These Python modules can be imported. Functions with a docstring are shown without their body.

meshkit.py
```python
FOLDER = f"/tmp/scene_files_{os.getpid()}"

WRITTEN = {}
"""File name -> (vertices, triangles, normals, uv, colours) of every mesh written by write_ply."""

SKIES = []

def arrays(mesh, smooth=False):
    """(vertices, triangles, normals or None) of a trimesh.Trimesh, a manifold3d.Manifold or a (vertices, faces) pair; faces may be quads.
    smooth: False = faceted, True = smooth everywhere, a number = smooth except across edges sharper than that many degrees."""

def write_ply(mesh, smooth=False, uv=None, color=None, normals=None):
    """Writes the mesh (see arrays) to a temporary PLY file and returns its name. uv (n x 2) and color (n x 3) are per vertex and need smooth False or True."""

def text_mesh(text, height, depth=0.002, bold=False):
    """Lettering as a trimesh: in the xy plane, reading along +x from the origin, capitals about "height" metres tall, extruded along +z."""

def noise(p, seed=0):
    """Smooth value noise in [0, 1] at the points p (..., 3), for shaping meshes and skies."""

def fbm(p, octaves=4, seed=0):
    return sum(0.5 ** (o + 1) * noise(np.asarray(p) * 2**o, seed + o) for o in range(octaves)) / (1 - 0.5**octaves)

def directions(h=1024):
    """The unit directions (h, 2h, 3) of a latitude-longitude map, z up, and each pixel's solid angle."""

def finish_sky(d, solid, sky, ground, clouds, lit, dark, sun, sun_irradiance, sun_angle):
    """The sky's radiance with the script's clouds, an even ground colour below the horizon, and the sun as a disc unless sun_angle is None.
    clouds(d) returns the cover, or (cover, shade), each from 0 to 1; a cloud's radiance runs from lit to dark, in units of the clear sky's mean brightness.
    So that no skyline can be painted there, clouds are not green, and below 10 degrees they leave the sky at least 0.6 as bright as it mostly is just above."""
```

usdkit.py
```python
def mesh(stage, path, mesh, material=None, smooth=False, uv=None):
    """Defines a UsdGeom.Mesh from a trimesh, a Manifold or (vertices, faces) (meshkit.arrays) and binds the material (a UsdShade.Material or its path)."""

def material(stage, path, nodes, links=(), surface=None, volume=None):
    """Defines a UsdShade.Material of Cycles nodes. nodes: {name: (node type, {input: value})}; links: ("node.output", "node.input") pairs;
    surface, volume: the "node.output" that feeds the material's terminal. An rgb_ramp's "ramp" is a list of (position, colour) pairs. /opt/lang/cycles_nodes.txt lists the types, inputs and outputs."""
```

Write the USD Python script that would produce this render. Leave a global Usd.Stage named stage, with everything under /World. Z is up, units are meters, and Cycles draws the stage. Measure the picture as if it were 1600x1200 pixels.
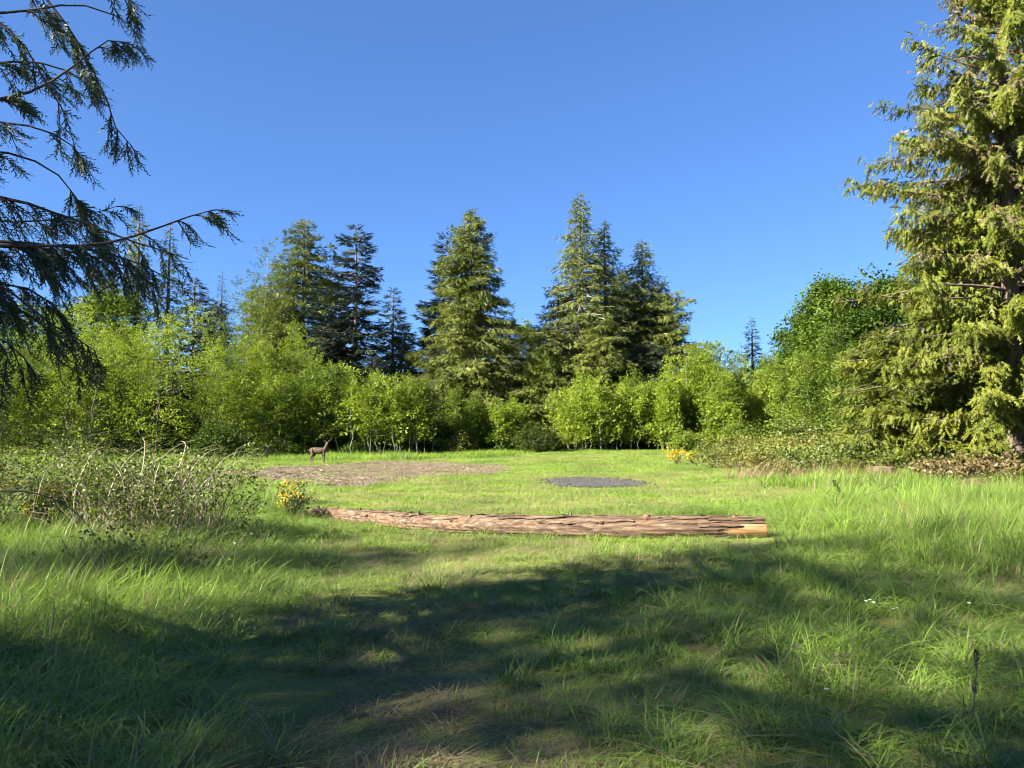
import math, random
import numpy as np, trimesh, manifold3d as m3, usdkit, meshkit
from scipy.spatial.transform import Rotation as Rot
from pxr import Usd, UsdGeom, UsdLux, UsdShade, Gf, Vt, Sdf

# ------------------------------------------------------------------ camera, sky, sun, exposure
stage = Usd.Stage.CreateInMemory()
UsdGeom.SetStageUpAxis(stage, 'Z'); UsdGeom.SetStageMetersPerUnit(stage, 1.0)
world = UsdGeom.Xform.Define(stage, '/World')
F = 1186.0            # focal length in pixels of the 1600 px wide photograph
CAM_H = 1.5
PITCH = math.atan(68 / F)
cam = UsdGeom.Camera.Define(stage, '/World/camera')
cam.CreateHorizontalApertureAttr(36.0); cam.CreateFocalLengthAttr(36.0 * F / 1600)
cam.CreateVerticalApertureAttr(27.0); cam.CreateExposureAttr(3.08)
cam.AddTranslateOp().Set(Gf.Vec3d(0, 0, CAM_H)); cam.AddRotateXOp().Set(90 + math.degrees(PITCH))
SUN = np.array([-0.88, -0.47, 0.0]); SUN /= np.linalg.norm(SUN)
ELEV = math.radians(29)
SUN = np.array([SUN[0] * math.cos(ELEV), SUN[1] * math.cos(ELEV), math.sin(ELEV)])
sky_mat = usdkit.material(stage, '/World/Looks/sky_light', {
    's': ('sky_texture', {'sky_type': 'single_scattering', 'sun_disc': False, 'sun_elevation': ELEV,
                          'sun_rotation': math.atan2(SUN[0], SUN[1]), 'altitude': 1500.0, 'air_density': 0.8, 'aerosol_density': 0.15, 'ozone_density': 3.0}),
    'b': ('background_shader', {'strength': 0.05}), 'g': ('gamma', {'gamma': 0.7}), 'm': ('mix', {'mix_type': 'multiply', 'fac': 1.0, 'color2': (0.37, 0.585, 0.92)})}, [('s.color', 'g.color'), ('g.color', 'm.color1'), ('m.color', 'b.color')], surface='b.background')
dome = UsdLux.DomeLight.Define(stage, '/World/sky')
UsdShade.MaterialBindingAPI.Apply(dome.GetPrim()).Bind(sky_mat)
dome.GetPrim().SetCustomDataByKey('kind', 'structure')
dome.GetPrim().SetCustomDataByKey('label', 'clear deep blue sky without clouds'); dome.GetPrim().SetCustomDataByKey('category', 'sky')
sun = UsdLux.DistantLight.Define(stage, '/World/sun')
sun.CreateIntensityAttr(1.0); sun.CreateAngleAttr(0.5); sun.CreateColorAttr(Gf.Vec3f(1.0, 0.93, 0.80))
sun.GetPrim().CreateAttribute('inputs:normalize', Sdf.ValueTypeNames.Bool).Set(True)
zc = SUN; xc = np.cross([0, 0, 1.0], zc); xc /= np.linalg.norm(xc); yc = np.cross(zc, xc)
M = np.eye(4); M[0, :3], M[1, :3], M[2, :3] = xc, yc, zc
sun.AddTransformOp().Set(Gf.Matrix4d(*M.ravel().tolist()))

# ------------------------------------------------------------------ helpers
used = {}
def numbered(parent, name):
    k = used.get((parent, name), 0); used[(parent, name)] = k + 1
    return f'{parent}/{name}' + (f'_{k:03d}' if k else '')
def tag(p, label=None, cat=None, group=None, kind=None):
    for k, v in (('label', label), ('category', cat), ('group', group), ('kind', kind)):
        if v: p.SetCustomDataByKey(k, v)
    return p
def thing(name, label, cat, loc=(0, 0, 0), group=None, kind=None, rz=0.0, sc=None):
    x = UsdGeom.Xform.Define(stage, numbered('/World', name))
    x.AddTranslateOp().Set(Gf.Vec3d(*map(float, loc)))
    if rz: x.AddRotateZOp().Set(float(rz))
    if sc: x.AddScaleOp().Set(Gf.Vec3f(sc, sc, sc))
    return tag(x.GetPrim(), label, cat, group, kind)
def obj(name, mesh, mat, parent=None, smooth=False, kind=None, label=None):
    base = str(parent.GetPath()) if parent is not None else '/World'
    m = usdkit.mesh(stage, numbered(base, name), mesh, mat, smooth=smooth)
    return tag(m.GetPrim(), label=label, kind=kind)
def scatter(name, protos, idx, pos, R, sc, parent=None, kind='stuff'):
    """protos: list of (mesh, material); R: n x 3 x 3 (columns are the local axes); sc: n or n x 3"""
    base = str(parent.GetPath()) if parent is not None else '/World'
    path = numbered(base, name)
    pi = UsdGeom.PointInstancer.Define(stage, path)
    rel = pi.CreatePrototypesRel()
    for i, (me, ma) in enumerate(protos):
        pm = usdkit.mesh(stage, f'{path}/spray_{i:03d}' if i else f'{path}/spray', me, ma)
        rel.AddTarget(pm.GetPath())
    n = len(pos); sc = np.asarray(sc, float)
    if sc.ndim == 1: sc = np.repeat(sc[:, None], 3, 1)
    pi.CreateProtoIndicesAttr(Vt.IntArray.FromNumpy(np.asarray(idx, np.int32)))
    pi.CreatePositionsAttr(Vt.Vec3fArray.FromNumpy(np.asarray(pos, np.float32)))
    pi.CreateScalesAttr(Vt.Vec3fArray.FromNumpy(sc.astype(np.float32)))
    q = Rot.from_matrix(R).as_quat()
    pi.CreateOrientationsAttr(Vt.QuathArray.FromNumpy(np.ascontiguousarray(q.astype(np.float16))))
    return tag(pi.GetPrim(), kind=kind)
def bake(protos, idx, pos, R, sc):
    """all the copies as one mesh"""
    out = []; pos = np.asarray(pos, float); idx = np.asarray(idx); sc = np.asarray(sc, float)
    for i, (v, f) in enumerate(protos):
        k = np.nonzero(idx == i)[0]
        if not len(k): continue
        V = np.einsum('nij,vj->nvi', R[k] * sc[k, None, None], v) + pos[k][:, None]
        out.append((V.reshape(-1, 3), (np.asarray(f)[None] + (np.arange(len(k)) * len(v))[:, None, None]).reshape(-1, 3)))
    return cat(out)
TRI = {}
def foliage(name, protos, mat, idx, pos, R, sc, parent):
    me = bake(protos, idx, pos, R, sc); TRI[str(parent.GetPath())] = TRI.get(str(parent.GetPath()), 0) + len(me[1])
    return obj(name, me, MT[mat], parent, kind='stuff')
def nrm(v): return v / np.maximum(np.linalg.norm(v, axis=-1, keepdims=True), 1e-9)
def frames(xa, zhint):
    x = nrm(xa); y = nrm(np.cross(zhint, x)); z = np.cross(x, y)
    return np.stack([x, y, z], -1)
def yaw(a, tilt=None, rng=None):
    n = len(a); R = np.zeros((n, 3, 3)); c, s = np.cos(a), np.sin(a)
    R[:, 0, 0], R[:, 0, 1], R[:, 1, 0], R[:, 1, 1], R[:, 2, 2] = c, -s, s, c, 1
    if tilt is not None:
        R = Rot.from_rotvec(np.c_[rng.normal(0, tilt, (n, 2)), np.zeros(n)]).as_matrix() @ R
    return R
def cat(ms):
    vs, fs, n = [], [], 0
    for v, f in ms:
        vs.append(v); fs.append(np.asarray(f) + n); n += len(v)
    return np.vstack(vs), np.vstack(fs)
def tube(p, r, sides=5, cap=True):
    p = np.asarray(p, float); r = np.broadcast_to(np.asarray(r, float), (len(p),))
    t = nrm(np.gradient(p, axis=0))
    ref = np.array([0, 0, 1.0]) if abs(nrm(p[-1] - p[0])[2]) < 0.85 else np.array([1.0, 0, 0])
    a = nrm(np.cross(t, ref)); b = np.cross(t, a)
    ang = np.arange(sides) * 2 * np.pi / sides
    v = p[:, None] + r[:, None, None] * (np.cos(ang)[None, :, None] * a[:, None] + np.sin(ang)[None, :, None] * b[:, None])
    i, j = np.meshgrid(np.arange(len(p) - 1), np.arange(sides), indexing='ij')
    q = np.stack([i * sides + j, i * sides + (j + 1) % sides, (i + 1) * sides + (j + 1) % sides, (i + 1) * sides + j], -1).reshape(-1, 4)
    f = np.vstack([q[:, [0, 2, 1]], q[:, [0, 3, 2]]])
    v = v.reshape(-1, 3)
    if cap and sides > 4:
        n = len(v); k = len(p) - 1
        v = np.vstack([v, p[:1], p[-1:]])
        jj = np.arange(sides)
        f = np.vstack([f, np.c_[np.full(sides, n), jj, (jj + 1) % sides], np.c_[np.full(sides, n + 1), k * sides + (jj + 1) % sides, k * sides + jj]])
    return v, f
def ray(px, py):
    v = np.array([(px - 800) / F, 1.0, (600 - py) / F])
    c, s = math.cos(PITCH), math.sin(PITCH)
    return np.array([v[0], v[1] * c - v[2] * s, v[1] * s + v[2] * c])
def ground_at(px, py, z=0.0):
    r = ray(px, py); return (r * ((z - CAM_H) / r[2]))[:2]
def at(px, py, y):
    """the point at depth y that is seen at the photograph's pixel"""
    r = ray(px, py); return np.array([0, 0, CAM_H]) + r * (y / r[1])
def project(p):
    p = np.asarray(p, float) - [0, 0, CAM_H]; c, s = math.cos(PITCH), math.sin(PITCH)
    f = p[..., 1] * c + p[..., 2] * s; u = -p[..., 1] * s + p[..., 2] * c
    f = np.where(f < 0.05, 0.05, f)
    return 800 + F * p[..., 0] / f, 600 - F * u / f
def inpoly(x, y, poly):
    import matplotlib.path as mp
    return mp.Path(poly).contains_points(np.c_[x, y])
try:
    import matplotlib.path
except Exception:
    import shapely
    def inpoly(x, y, poly):
        return shapely.contains_xy(shapely.Polygon(poly), x, y)
def n2(x, y, s, seed=0, octv=3):
    x = np.asarray(x, float)
    return meshkit.fbm(np.stack([x * s + 31.7, np.asarray(y, float) * s + 11.3, np.zeros_like(x) + seed * 7.31], -1), octv, seed)

# ------------------------------------------------------------------ materials
def leafmat(name, ramp, trans=0.3, nscale=0.5, tcol=(1.0, 1.0, 0.55), tgain=1.4, rough=0.5, spec=0.3, isl=0.55):
    """leaf colours (own colours of different leaves and clumps), light shining through"""
    return usdkit.material(stage, f'/World/Looks/{name}', {
        'g': ('geometry', {}), 'o': ('object_info', {}),
        'n': ('noise_texture', {'scale': nscale, 'detail': 3.0}),
        'ma': ('math', {'math_type': 'multiply_add', 'value2': isl}),
        'mb': ('math', {'math_type': 'multiply_add', 'value2': 1.0 - isl + 0.45, 'value3': -0.3}),
        'mc': ('math', {'math_type': 'multiply_add', 'value2': 0.25}),
        'r': ('rgb_ramp', {'ramp': ramp}),
        't': ('mix', {'mix_type': 'multiply', 'fac': 1.0, 'color2': tuple(c * tgain for c in tcol)}),
        'p': ('principled_bsdf', {'roughness': rough, 'specular_ior_level': spec}),
        'tr': ('translucent_bsdf', {}), 'mx': ('mix_closure', {'fac': trans})},
        [('g.position', 'n.vector'), ('n.fac', 'mb.value1'), ('g.random_per_island', 'ma.value1'), ('mb.value', 'ma.value3'),
         ('o.random', 'mc.value1'), ('ma.value', 'mc.value3'), ('mc.value', 'r.fac'),
         ('r.color', 'p.base_color'), ('r.color', 't.color1'), ('t.color', 'tr.color'), ('p.BSDF', 'mx.closure1'), ('tr.BSDF', 'mx.closure2')], surface='mx.closure')
def barkmat(name, ramp, scale=(30, 30, 6), nscale=1.0, bump=0.4, rough=0.85):
    return usdkit.material(stage, f'/World/Looks/{name}', {
        'tc': ('texture_coordinate', {}), 'mp': ('mapping', {'mapping_type': 'point', 'scale': scale}),
        'n': ('noise_texture', {'scale': nscale, 'detail': 6.0, 'roughness': 0.65}),
        'r': ('rgb_ramp', {'ramp': ramp}), 'bm': ('bump', {'strength': bump, 'distance': 0.02}),
        'p': ('principled_bsdf', {'roughness': rough, 'specular_ior_level': 0.2})},
        [('tc.object', 'mp.vector'), ('mp.vector', 'n.vector'), ('n.fac', 'r.fac'), ('n.fac', 'bm.height'), ('r.color', 'p.base_color'), ('bm.normal', 'p.normal')], surface='p.BSDF')
MT = {}
MT['cedar'] = leafmat('cedar_foliage', [(0, (0.032, 0.050, 0.010)), (0.45, (0.115, 0.135, 0.024)), (0.8, (0.195, 0.205, 0.040)), (1, (0.25, 0.22, 0.06))], 0.24, 0.6, spec=0.15)
MT['cedar_gold'] = leafmat('bright_cedar_foliage', [(0, (0.022, 0.034, 0.006)), (0.4, (0.095, 0.112, 0.014)), (0.8, (0.18, 0.187, 0.026)), (1, (0.26, 0.225, 0.055))], 0.26, 1.1, spec=0.15)
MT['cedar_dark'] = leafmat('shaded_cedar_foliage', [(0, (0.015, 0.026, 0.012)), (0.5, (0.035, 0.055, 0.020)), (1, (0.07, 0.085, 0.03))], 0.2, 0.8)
MT['cedar_brown'] = leafmat('brown_cedar_cones', [(0, (0.05, 0.038, 0.018)), (0.5, (0.12, 0.092, 0.042)), (1, (0.21, 0.165, 0.08))], 0.1, 1.5)
MT['fir'] = leafmat('fir_needles', [(0, (0.008, 0.016, 0.010)), (0.5, (0.022, 0.036, 0.018)), (1, (0.045, 0.062, 0.028))], 0.1, 0.7)
MT['fir_blue'] = leafmat('young_fir_needles', [(0, (0.020, 0.036, 0.022)), (0.5, (0.045, 0.07, 0.04)), (1, (0.075, 0.10, 0.055))], 0.12, 0.7)
MT['alder'] = leafmat('alder_leaf', [(0, (0.045, 0.08, 0.010)), (0.4, (0.175, 0.235, 0.024)), (0.75, (0.285, 0.34, 0.038)), (1, (0.37, 0.39, 0.07))], 0.36, 0.45, spec=0.15)
MT['alder_mid'] = leafmat('willow_leaf', [(0, (0.035, 0.062, 0.009)), (0.45, (0.135, 0.185, 0.022)), (0.8, (0.22, 0.265, 0.036)), (1, (0.30, 0.32, 0.07))], 0.34, 0.5, spec=0.15)
MT['maple'] = leafmat('maple_leaf', [(0, (0.025, 0.048, 0.008)), (0.45, (0.06, 0.10, 0.012)), (0.8, (0.10, 0.145, 0.018)), (1, (0.15, 0.18, 0.03))], 0.32, 0.5, spec=0.15)
MT['bramble'] = leafmat('bramble_leaf', [(0, (0.05, 0.07, 0.012)), (0.35, (0.12, 0.13, 0.025)), (0.6, (0.20, 0.16, 0.04)), (0.8, (0.26, 0.14, 0.05)), (1, (0.25, 0.09, 0.04))], 0.3, 0.8)
MT['bramble_green'] = leafmat('green_bramble_leaf', [(0, (0.05, 0.075, 0.012)), (0.5, (0.12, 0.155, 0.03)), (0.85, (0.18, 0.19, 0.05)), (1, (0.22, 0.17, 0.06))], 0.3, 0.8)
MT['rust'] = leafmat('rusty_fern', [(0, (0.04, 0.03, 0.012)), (0.5, (0.12, 0.085, 0.035)), (1, (0.22, 0.15, 0.06))], 0.2, 1.5)
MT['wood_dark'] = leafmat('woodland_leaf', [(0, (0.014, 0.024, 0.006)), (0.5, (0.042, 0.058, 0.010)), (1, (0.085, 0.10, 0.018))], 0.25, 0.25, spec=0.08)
MT['yellow'] = leafmat('broom_flower', [(0, (0.36, 0.22, 0.01)), (0.6, (0.52, 0.36, 0.015)), (1, (0.66, 0.48, 0.03))], 0.25, 2.0, tcol=(1, 1, 0.6), tgain=1.1)
MT['broom'] = leafmat('broom_stem', [(0, (0.02, 0.035, 0.012)), (0.5, (0.045, 0.065, 0.02)), (1, (0.08, 0.10, 0.03))], 0.15, 2.0)
MT['white'] = leafmat('white_petal', [(0, (0.7, 0.7, 0.66)), (1, (0.82, 0.82, 0.8))], 0.2, 2.0)
MT['lawn'] = leafmat('lawn_blade', [(0, (0.05, 0.075, 0.014)), (0.35, (0.10, 0.150, 0.022)), (0.65, (0.155, 0.205, 0.028)), (0.85, (0.22, 0.235, 0.05)), (1, (0.30, 0.25, 0.10))], 0.32, 0.55, isl=0.5)
MT['meadow'] = leafmat('meadow_blade', [(0, (0.035, 0.075, 0.012)), (0.4, (0.08, 0.15, 0.020)), (0.75, (0.135, 0.205, 0.030)), (1, (0.22, 0.25, 0.06))], 0.34, 0.5, isl=0.55)
MT['grass'] = usdkit.material(stage, '/World/Looks/grass_blade', {
    'g': ('geometry', {}), 'n': ('noise_texture', {'scale': 0.55, 'detail': 3.0}), 'a': ('attribute', {'attribute': 'dry'}),
    'ma': ('math', {'math_type': 'multiply_add', 'value2': 0.5}), 'mb': ('math', {'math_type': 'multiply_add', 'value2': 0.9, 'value3': -0.2}),
    'r': ('rgb_ramp', {'ramp': [(0, (0.072, 0.126, 0.024)), (0.35, (0.152, 0.240, 0.034)), (0.65, (0.238, 0.325, 0.042)), (0.85, (0.32, 0.365, 0.065)), (1, (0.40, 0.36, 0.13))]}),
    'rd': ('rgb_ramp', {'ramp': [(0, (0.20, 0.155, 0.095)), (0.5, (0.42, 0.34, 0.21)), (1, (0.60, 0.51, 0.34))]}),
    'm': ('mix', {'mix_type': 'mix'}), 't': ('mix', {'mix_type': 'multiply', 'fac': 1.0, 'color2': (1.4, 1.4, 0.8)}),
    'p': ('principled_bsdf', {'roughness': 0.5, 'specular_ior_level': 0.3}), 'tr': ('translucent_bsdf', {}), 'mx': ('mix_closure', {'fac': 0.32})},
    [('g.position', 'n.vector'), ('n.fac', 'mb.value1'), ('g.random_per_island', 'ma.value1'), ('mb.value', 'ma.value3'), ('ma.value', 'r.fac'), ('g.random_per_island', 'rd.fac'),
     ('a.fac', 'm.fac'), ('r.color', 'm.color1'), ('rd.color', 'm.color2'), ('m.color', 'p.base_color'), ('m.color', 't.color1'), ('t.color', 'tr.color'), ('p.BSDF', 'mx.closure1'), ('tr.BSDF', 'mx.closure2')], surface='mx.closure')
MT['verge'] = leafmat('verge_blade', [(0, (0.05, 0.09, 0.012)), (0.5, (0.12, 0.19, 0.022)), (1, (0.19, 0.25, 0.035))], 0.34, 0.4)
MT['straw'] = leafmat('straw_blade', [(0, (0.11, 0.075, 0.04)), (0.5, (0.24, 0.18, 0.10)), (1, (0.38, 0.31, 0.19))], 0.2, 2.0, tcol=(1, 1, 0.8), tgain=1.0)
MT['cane_dry'] = leafmat('dry_cane', [(0, (0.06, 0.044, 0.03)), (0.5, (0.16, 0.122, 0.08)), (1, (0.34, 0.28, 0.19))], 0.05, 2.0)
MT['cane_pale'] = leafmat('bleached_cane', [(0, (0.22, 0.17, 0.12)), (0.5, (0.34, 0.28, 0.20)), (1, (0.44, 0.37, 0.28))], 0.0, 2.0)
MT['cane_dark'] = leafmat('dark_cane', [(0, (0.03, 0.022, 0.018)), (1, (0.075, 0.05, 0.04))], 0.0, 2.0)
MT['stem_pale'] = barkmat('pale_alder_bark', [(0.3, (0.06, 0.055, 0.045)), (0.5, (0.15, 0.145, 0.12)), (0.75, (0.26, 0.25, 0.215))], (6, 6, 3))
MT['bark'] = barkmat('cedar_bark', [(0.3, (0.03, 0.022, 0.016)), (0.5, (0.085, 0.065, 0.05)), (0.75, (0.16, 0.13, 0.105))], (20, 20, 3))
MT['limb_pale'] = barkmat('weathered_limb', [(0.3, (0.10, 0.085, 0.065)), (0.6, (0.27, 0.24, 0.19)), (0.8, (0.38, 0.35, 0.30))], (12, 12, 12))
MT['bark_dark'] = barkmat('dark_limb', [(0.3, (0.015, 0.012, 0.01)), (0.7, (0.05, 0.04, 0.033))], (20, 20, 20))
# ------------------------------------------------------------------ terrain
def H(x, y):
    x = np.asarray(x, float); y = np.asarray(y, float)
    h = 0.09 * (n2(x, y, 0.22, 1, 3) - 0.5) + 0.035 * (n2(x, y, 1.1, 2, 2) - 0.5)
    h = h + 0.28 * np.exp(-(((x - 6) / 9.0) ** 2 + ((y - 40) / 7.0) ** 2))            # low swell at the far side of the lawn
    h = h + 0.10 / (1 + np.exp(np.clip(-(x - 3.4 - 0.22 * (y - 10)) * 1.5, -40, 40))) * np.clip((y - 2) / 6, 0, 1)   # bank under the tall grass on the right
    h = h - 0.05 * np.exp(-((x + 1.15 - 0.01 * y) / 0.16) ** 2) * np.clip((14 - y) / 4, 0, 1)      # old wheel rut
    return h * np.clip((90 - np.hypot(x, y - 20)) / 30, 0, 1)
DIRT_PX = [(250, 741), (330, 736), (440, 730), (520, 726), (610, 721.5), (700, 722.5), (770, 727), (808, 734), (770, 741), (705, 745), (650, 750), (610, 757), (585, 762), (520, 760), (470, 753), (400, 746), (320, 744)]
DIRT = np.array([ground_at(*p) for p in DIRT_PX])
ASH_C = ground_at(931, 754.5); ASH_R = (1.22, 1.65)
def wob(x, y, s, a, seed): return a * (n2(x, y, s, seed, 3) - 0.5)
def in_dirt(x, y):
    return inpoly(x + wob(x, y, 0.7, 1.6, 5), y + wob(x, y, 0.5, 2.4, 6), DIRT)
def ash_r(x, y):
    return np.hypot((x - ASH_C[0]) / ASH_R[0], (y - ASH_C[1]) / ASH_R[1]) + wob(x, y, 1.2, 0.6, 7) + wob(x, y, 4.0, 0.35, 8)
LB = np.array([(-1.2, -5), (-1.45, 3), (-2.2, 7.7), (-3.3, 12.0), (-5.2, 17), (-8.0, 21), (-14, 25), (-22, 28)])
RB = np.array([(0.9, -5), (1.2, 3.3), (3.4, 9.6), (5.2, 15), (7.6, 22), (9.6, 28), (10.5, 34)])
def left_of(x, y):  return np.interp(y, LB[:, 1], LB[:, 0]) - x      # metres inside the tall grass on the left
def right_of(x, y): return x - np.interp(y, RB[:, 1], RB[:, 0])

gx = np.unique(np.r_[np.linspace(-400, -60, 12), np.linspace(-60, -14, 40), np.arange(-14, 16, 0.22), np.linspace(16, 60, 40), np.linspace(60, 400, 12)])
gy = np.unique(np.r_[np.linspace(-400, -20, 12), np.linspace(-20, 2, 20), np.arange(2, 30, 0.22), np.linspace(30, 70, 60), np.linspace(70, 500, 16)])
X, Y = np.meshgrid(gx, gy)
def gridmesh(X, Y, Z):
    r, c = X.shape; i, j = np.meshgrid(np.arange(r - 1), np.arange(c - 1), indexing='ij')
    q = np.stack([i * c + j, i * c + j + 1, (i + 1) * c + j + 1, (i + 1) * c + j], -1).reshape(-1, 4)
    return np.c_[X.ravel(), Y.ravel(), Z.ravel()], np.vstack([q[:, [0, 1, 2]], q[:, [0, 2, 3]]])
MT['soil'] = usdkit.material(stage, '/World/Looks/meadow_soil', {
    'g': ('geometry', {}), 'n': ('noise_texture', {'scale': 0.55, 'detail': 5.0, 'roughness': 0.6}),
    'n2': ('noise_texture', {'scale': 38.0, 'detail': 4.0, 'roughness': 0.7}),
    'm': ('math', {'math_type': 'multiply_add', 'value2': 0.55}), 'h': ('math', {'math_type': 'multiply', 'value2': 0.45}),
    'r': ('rgb_ramp', {'ramp': [(0.3, (0.055, 0.068, 0.020)), (0.46, (0.115, 0.138, 0.032)), (0.6, (0.170, 0.180, 0.050)), (0.72, (0.22, 0.19, 0.09))]}),
    'b': ('bump', {'strength': 0.8, 'distance': 0.03}), 'p': ('principled_bsdf', {'roughness': 0.95, 'specular_ior_level': 0.1})},
    [('g.position', 'n.vector'), ('g.position', 'n2.vector'), ('n2.fac', 'h.value1'), ('n.fac', 'm.value1'), ('h.value', 'm.value3'), ('m.value', 'r.fac'),
     ('r.color', 'p.base_color'), ('n2.fac', 'b.height'), ('b.normal', 'p.normal')], surface='p.BSDF')
g = obj('ground', gridmesh(X, Y, H(X, Y)), MT['soil'], smooth=True)
tag(g, 'grassy meadow ground reaching from the foreground to the tree line', 'ground', kind='structure')

def patch(name, label, catg, test, x0, x1, y0, y1, step, mat, lift):
    X, Y = np.meshgrid(np.arange(x0, x1, step), np.arange(y0, y1, step))
    v, f = gridmesh(X, Y, H(X, Y) + lift)
    c = v[f].mean(1); keep = test(c[:, 0], c[:, 1]); f = f[keep]
    u, inv = np.unique(f, return_inverse=True)
    o = obj(name, (v[u], inv.reshape(-1, 3)), mat, smooth=True)
    return tag(o, label, catg, kind='structure')
def patchmat(name, ramp, scale, bump):
    return usdkit.material(stage, f'/World/Looks/{name}', {
        'g': ('geometry', {}), 'n': ('noise_texture', {'scale': scale, 'detail': 5.0, 'roughness': 0.7}),
        'n2': ('noise_texture', {'scale': 0.8, 'detail': 3.0}), 'm': ('math', {'math_type': 'multiply_add', 'value2': 0.6}), 'h': ('math', {'math_type': 'multiply', 'value2': 0.4}),
        'r': ('rgb_ramp', {'ramp': ramp}), 'b': ('bump', {'strength': 0.9, 'distance': bump}), 'p': ('principled_bsdf', {'roughness': 0.95, 'specular_ior_level': 0.15})},
        [('g.position', 'n.vector'), ('g.position', 'n2.vector'), ('n2.fac', 'h.value1'), ('n.fac', 'm.value1'), ('h.value', 'm.value3'), ('m.value', 'r.fac'),
         ('r.color', 'p.base_color'), ('n.fac', 'b.height'), ('b.normal', 'p.normal')], surface='p.BSDF')
MT['chip_soil'] = patchmat('bark_mulch', [(0.3, (0.06, 0.042, 0.028)), (0.5, (0.15, 0.11, 0.07)), (0.7, (0.26, 0.195, 0.13))], 22.0, 0.04)
MT['ash'] = patchmat('grey_gravel', [(0.3, (0.02, 0.019, 0.018)), (0.5, (0.05, 0.047, 0.043)), (0.7, (0.115, 0.108, 0.10))], 30.0, 0.03)
patch('bare_patch', 'long patch of bare tan wood chips and soil at the back left of the lawn', 'bare ground', in_dirt, DIRT[:, 0].min() - 2, DIRT[:, 0].max() + 2, DIRT[:, 1].min() - 2, DIRT[:, 1].max() + 2, 0.3, MT['chip_soil'], 0.012)
patch('gravel_circle', 'round patch of dark grey gravel in the middle of the lawn', 'gravel', lambda x, y: ash_r(x, y) < 1.02, ASH_C[0] - 3, ASH_C[0] + 3, ASH_C[1] - 4, ASH_C[1] + 4, 0.12, MT['ash'], 0.026)

# ------------------------------------------------------------------ grass and small ground stuff
def blades(n, rng, radius, h, width, lean, droop, seg=4, flat=0.0):
    """n bent grass blades rooted in a disc"""
    a = rng.uniform(0, 2 * np.pi, n); rr = radius * np.sqrt(rng.uniform(0, 1, n))
    base = np.c_[rr * np.cos(a), rr * np.sin(a), np.full(n, -0.015)]
    d = rng.uniform(0, 2 * np.pi, n); dr = np.c_[np.cos(d), np.sin(d), np.zeros(n)]
    hh = rng.uniform(h[0], h[1], n); ln = rng.uniform(lean[0], lean[1], n); dp = rng.uniform(droop[0], droop[1], n)
    up = np.maximum(1 - flat * rng.uniform(0.5, 1, n), 0.02)
    s = np.linspace(0, 1, seg + 1)
    P = base[:, None] + dr[:, None] * (ln[:, None] * s + dp[:, None] * s ** 2)[..., None] * hh[:, None, None]
    P[..., 2] += (hh * up)[:, None] * (s - 0.55 * dp[:, None] * s ** 2.2)
    P[..., 2] = np.maximum(P[..., 2], -0.015 + 0.012 * s)
    w = np.c_[-np.sin(d), np.cos(d), rng.normal(0, 0.25, n)]
    wd = rng.uniform(width[0], width[1], n)[:, None] * (1 - s ** 1.7 * 0.97)
    L = P - w[:, None] * wd[..., None] / 2; R_ = P + w[:, None] * wd[..., None] / 2
    V = np.stack([L, R_], 2).reshape(n, -1, 3)
    k = np.arange(seg); f = np.vstack([np.c_[2 * k, 2 * k + 1, 2 * k + 3], np.c_[2 * k, 2 * k + 3, 2 * k + 2][:-1]])
    Fc = (f[None] + (np.arange(n) * V.shape[1])[:, None, None]).reshape(-1, 3)
    return V.reshape(-1, 3), Fc
R0 = np.random.default_rng(11)
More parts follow.
